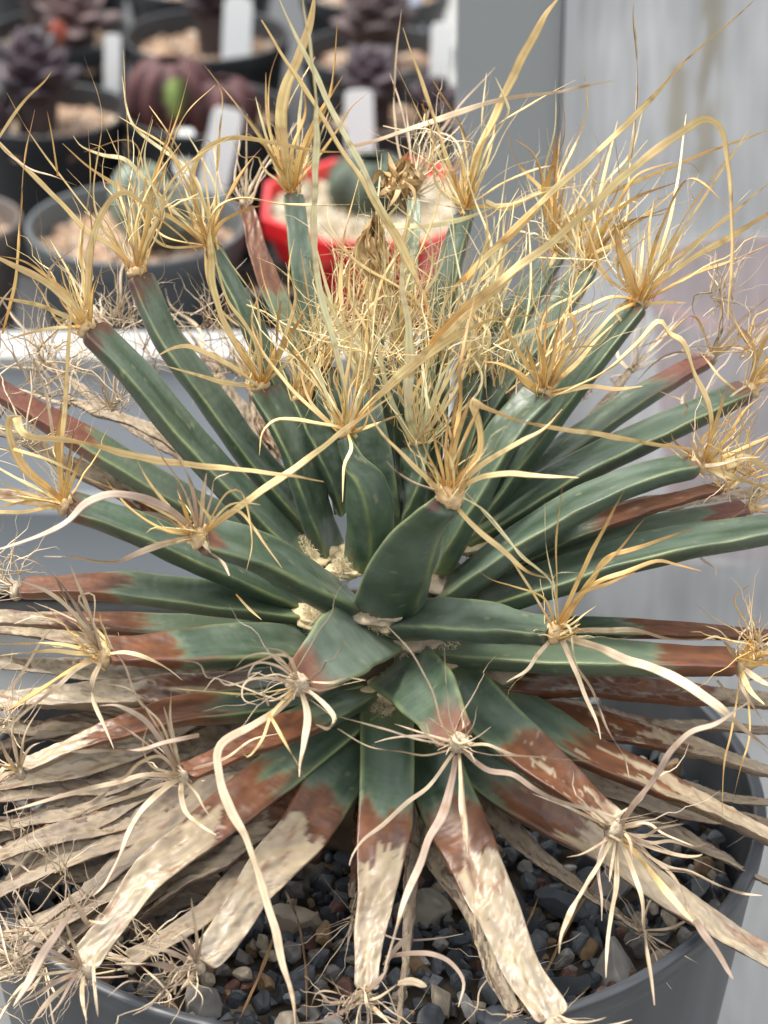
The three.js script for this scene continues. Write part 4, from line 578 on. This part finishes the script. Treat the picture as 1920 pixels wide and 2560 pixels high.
function rosette(name, label, cat, at, r, n, c, o = {}) {
  const t = thing(name, label, cat, at, o.group);
  const ms = [0, 1, 2].map((i) => mat(...c.map((q) => q * (1 + (i - 1) * .3)), o.rough ?? .55));
  for (let i = 0; i < n; i++) {
    const f = i / n, az = i * 2.39996, tilt = lerp(o.t0 ?? .25, o.t1 ?? 1.25, f), L = r * lerp(.45, .62, f) * rr(.85, 1.15), m = new THREE.Mesh(leafG, o.alt && rnd() < .12 ? o.alt : ms[i % 3]);
    m.name = 'leaf'; m.scale.set(L * (o.fat ?? .42), L * .55, L * (o.fat ?? .42)); m.rotation.set(tilt, az, 0, 'YXZ'); m.position.set(0, r * (o.lift ?? .35) * (1 - f * .8), 0); m.castShadow = m.receiveShadow = true; t.add(m);
  }
  if (o.stem) { const g = new THREE.CylinderGeometry(r * .3, r * .22, r * o.stem, 10); g.translate(0, -r * o.stem / 2 + r * .2, 0); mesh('stem', g, mat(.05, .035, .035, .8), t); }
  return t;
}
function label3(x0, y0, x1, y1, wpx, yBase, text, c = [.86, .89, .88]) {   // an upright plastic label: top and foot in the full-view frame
  const a = px('D', x1, y1), b = px('D', x0, y0), foot = PY(a[0], a[1], yBase), top = P(b[0], b[1], foot.z - .004), d = top.clone().sub(foot), h = d.length() + .008, w = wpx * 1.1573 * foot.depth / 7000;
  const s = new THREE.Shape(); s.moveTo(-w / 2, 0); s.lineTo(-w / 2, h - w * .3); s.quadraticCurveTo(-w / 2, h, -w * .2, h); s.lineTo(w * .2, h); s.quadraticCurveTo(w / 2, h, w / 2, h - w * .3); s.lineTo(w / 2, 0); s.lineTo(0, -w * .8); s.closePath();
  const g = new THREE.ExtrudeGeometry(s, { depth: .0007, bevelEnabled: false }); g.translate(0, -.004, 0);
  const m = mesh('plant_label', g, mat(...c, .35)); m.position.copy(foot); m.quaternion.setFromUnitVectors(V(0, 1, 0), d.normalize()); m.rotateY(rr(-.25, .25));
  return tag(m, text, 'plant label');
}
const BLK = [.016, .017, .02], DGR = [.03, .032, .036];
const pA = smallPot(295, 478, 236, [.09, .10, .105], 'grey round pot with grey green lobed plant at middle left', { n: 620 });
const pB = smallPot(105, 235, 172, BLK, 'black round pot with purple black succulent at left', { n: 520 });
const pC = smallPot(442, 232, 178, BLK, 'black pot holding the maroon ribbed plants', { n: 480 });
const pD = smallPot(445, 72, 178, DGR, 'dark pot behind the maroon plants with dark succulent', { n: 420 });
const pE = smallPot(845, 232, 170, BLK, 'black pot behind the red pot', { n: 420 });
const pF = smallPot(815, 105, 165, DGR, 'dark pot farther back beside the tall white label', { n: 420 });
const pG = smallPot(130, 62, 150, DGR, 'dark pot at the far left with grey branching plant', { n: 320 });
const pH = smallPot(-105, 470, 148, [.13, .11, .1], 'brownish pot cut off by the left edge', { n: 320 });
const pI = smallPot(810, -30, 160, DGR, 'dark pot in the farthest row', { n: 300 });
const pJ = smallPot(430, -50, 160, DGR, 'dark pot in the farthest row behind the tall label', { n: 300 });
const pK = smallPot(120, -90, 160, DGR, 'dark pot in the far left corner', { n: 300 });
const pL = smallPot(585, 600, 90, BLK, 'small black pot between the grey pot and the red pot', { n: 160, y: YR - .012, h: .055 });
const pR = smallPot(815, 428, 262, [.62, .02, .02], 'bright red eight sided tapered pot with globe shaped green plant', { sides: 8, taper: .5, h: .062, deep: .006, y: YR + .006, n: 640, grit: [[.38, .32, .22], [.28, .225, .15], [.46, .41, .32]], mat: mat(.62, .018, .022, .3, { clearcoat: .4 }) });
const on = (pot, dx, dy, dz) => pot.c.clone().add(V(dx * pot.R, dy, dz * pot.R));
const PUR = [.032, .018, .026], MAR = [.085, .028, .03], GGR = [.19, .24, .19];
rosette('succulent', 'dark purple rosette succulent in the black pot at left', 'succulent', on(pB, -.15, .012, .0), .032, 22, PUR, { stem: 1, lift: .6 });
rosette('succulent', 'small dark purple succulent at the edge of the black pot at left', 'succulent', on(pB, -.6, .006, .25), .018, 16, PUR, { stem: .6 });
rosette('succulent', 'dark succulent clump in the pot behind the maroon plants', 'succulent', on(pD, .1, .014, -.1), .03, 20, PUR, { stem: 1.1, lift: .7 });
rosette('succulent', 'dark twisted succulent in the black pot behind the red pot', 'succulent', on(pE, -.25, .012, -.1), .03, 22, PUR, { stem: 1 });
rosette('succulent', 'second dark succulent beside it in the same black pot', 'succulent', on(pE, .5, .008, .1), .022, 18, PUR, { stem: .8 });
rosette('succulent', 'brown black succulent in the dark pot beside the tall label', 'succulent', on(pF, .0, .014, .0), .034, 24, [.05, .03, .032], { stem: .9 });
rosette('succulent', 'brown succulent in the farthest middle pot', 'succulent', on(pI, -.2, .012, .2), .03, 22, [.07, .045, .045], { stem: .8 });
rosette('succulent', 'dark succulent in the farthest pot behind the label', 'succulent', on(pJ, .3, .012, .2), .032, 22, [.045, .028, .035], { stem: .8 });
rosette('succulent', 'silvery grey leafy succulent at the top left', 'succulent', on(pG, -.25, .03, -.3), .036, 26, [.36, .38, .34], { stem: 1, fat: .3, t1: 1.5 });
rosette('succulent', 'brownish branching succulent with a salmon leaf at the top left', 'succulent', on(pG, .25, .012, .35), .032, 22, [.13, .085, .085], { stem: .7, t1: 1.5, fat: .3 });
rosette('succulent', 'grey purple drooping succulent in the far left corner', 'succulent', on(pK, .4, .012, .5), .034, 22, [.2, .17, .17], { stem: .7 });
tag(mesh('fallen_leaf', (() => { const g = leafG.clone(); g.scale(.004, .007, .004); g.rotateX(.5); const p = on(pG, .1, .014, .95); g.translate(p.x, p.y, p.z); return g; })(), mat(.62, .16, .1, .6)), 'salmon red leaf among brown branches at the left', 'leaf');
function ribbed(name, label, cat, at, r, h, c, ribs, o = {}) {
  const t = thing(name, label, cat, at), pos = [], idx = [], col = [], U = 60, W = 22;
  for (let j = 0; j <= W; j++) for (let i = 0; i < U; i++) { const a = i / U * 6.283, f = j / W * Math.PI * .5 + (j === W ? 0 : 0), s = Math.sin(Math.PI - (j / W) * Math.PI * .94), rb = 1 + (o.depth ?? .14) * Math.cos(a * ribs), rad = r * (.15 + .85 * s) * rb; pos.push(Math.cos(a) * rad, h * (1 - Math.cos(j / W * Math.PI)) / 2, Math.sin(a) * rad); const q = .75 + .35 * Math.cos(a * ribs) + .3 * noise(a * 2, j * .4, r * 900); col.push(...(o.top && Math.hypot((a - 1.35) / .34, (j - W * .66) / 3.4) < 1 + .3 * noise(a * 5, j, 3) ? o.top : c).map((x) => x * q)); }
  for (let j = 0; j < W; j++) for (let i = 0; i < U; i++) { const a = j * U + i, b = j * U + (i + 1) % U; idx.push(a, a + U, b, b, a + U, b + U); }
  mesh('body', geom(pos, idx, col), M.plain, t); return t;
}
ribbed('globe_cactus', 'maroon ribbed globe plant with a green spot in the black pot', 'cactus', on(pC, -.42, -.004, -.1), .0165, .034, MAR, 9, { top: [.14, .2, .05] });
ribbed('globe_cactus', 'second maroon ribbed plant right of the green spotted one', 'cactus', on(pC, .2, -.004, -.05), .014, .026, MAR, 8);
ribbed('globe_cactus', 'green globe shaped plant in the red pot', 'cactus', on(pR, -.05, -.004, -.15), .0165, .023, [.055, .078, .05], 7, { depth: .06 });
ribbed('globe_cactus', 'smooth grey green globe plant at the back of the grey pot', 'cactus', on(pA, .0, -.002, -.45), .0115, .028, GGR, 5, { depth: .03 });
rosette('star_cactus', 'dull green pointed rosette plant in the grey pot', 'cactus', on(pA, .25, .002, .0), .032, 20, [.1, .115, .085], { fat: .5, lift: .3 });
rosette('star_cactus', 'small green rosette in the brownish pot at the left edge', 'cactus', on(pH, .3, .002, .1), .02, 16, [.12, .15, .1], {});
const yG = YR - .011;
label3(243, 95, 243, 245, 36, yG, 'narrow white plant label standing in the black pot at left');
label3(515, 15, 508, 165, 62, yG, 'broad white plant label behind the maroon plants');
label3(490, 255, 462, 385, 66, yG, 'white plant label leaning in the grey pot');
label3(400, 300, 398, 345, 40, yG, 'short white plant label tucked behind the grey pot plant');
label3(955, 70, 948, 240, 46, yG, 'tall white plant label beside the grey wall frame');
label3(775, 215, 780, 350, 62, yG, 'white plant label in front of the dark succulents');
label3(820, -40, 825, 30, 66, yG, 'white plant label in the farthest middle pot');
label3(885, -40, 893, 55, 44, yG, 'bluish white plant label at the top beside the grey frame', [.66, .72, .86]);
label3(545, -50, 545, 20, 34, yG, 'thin white plant label in the farthest pot at the top');

renderer.render(scene, camera);
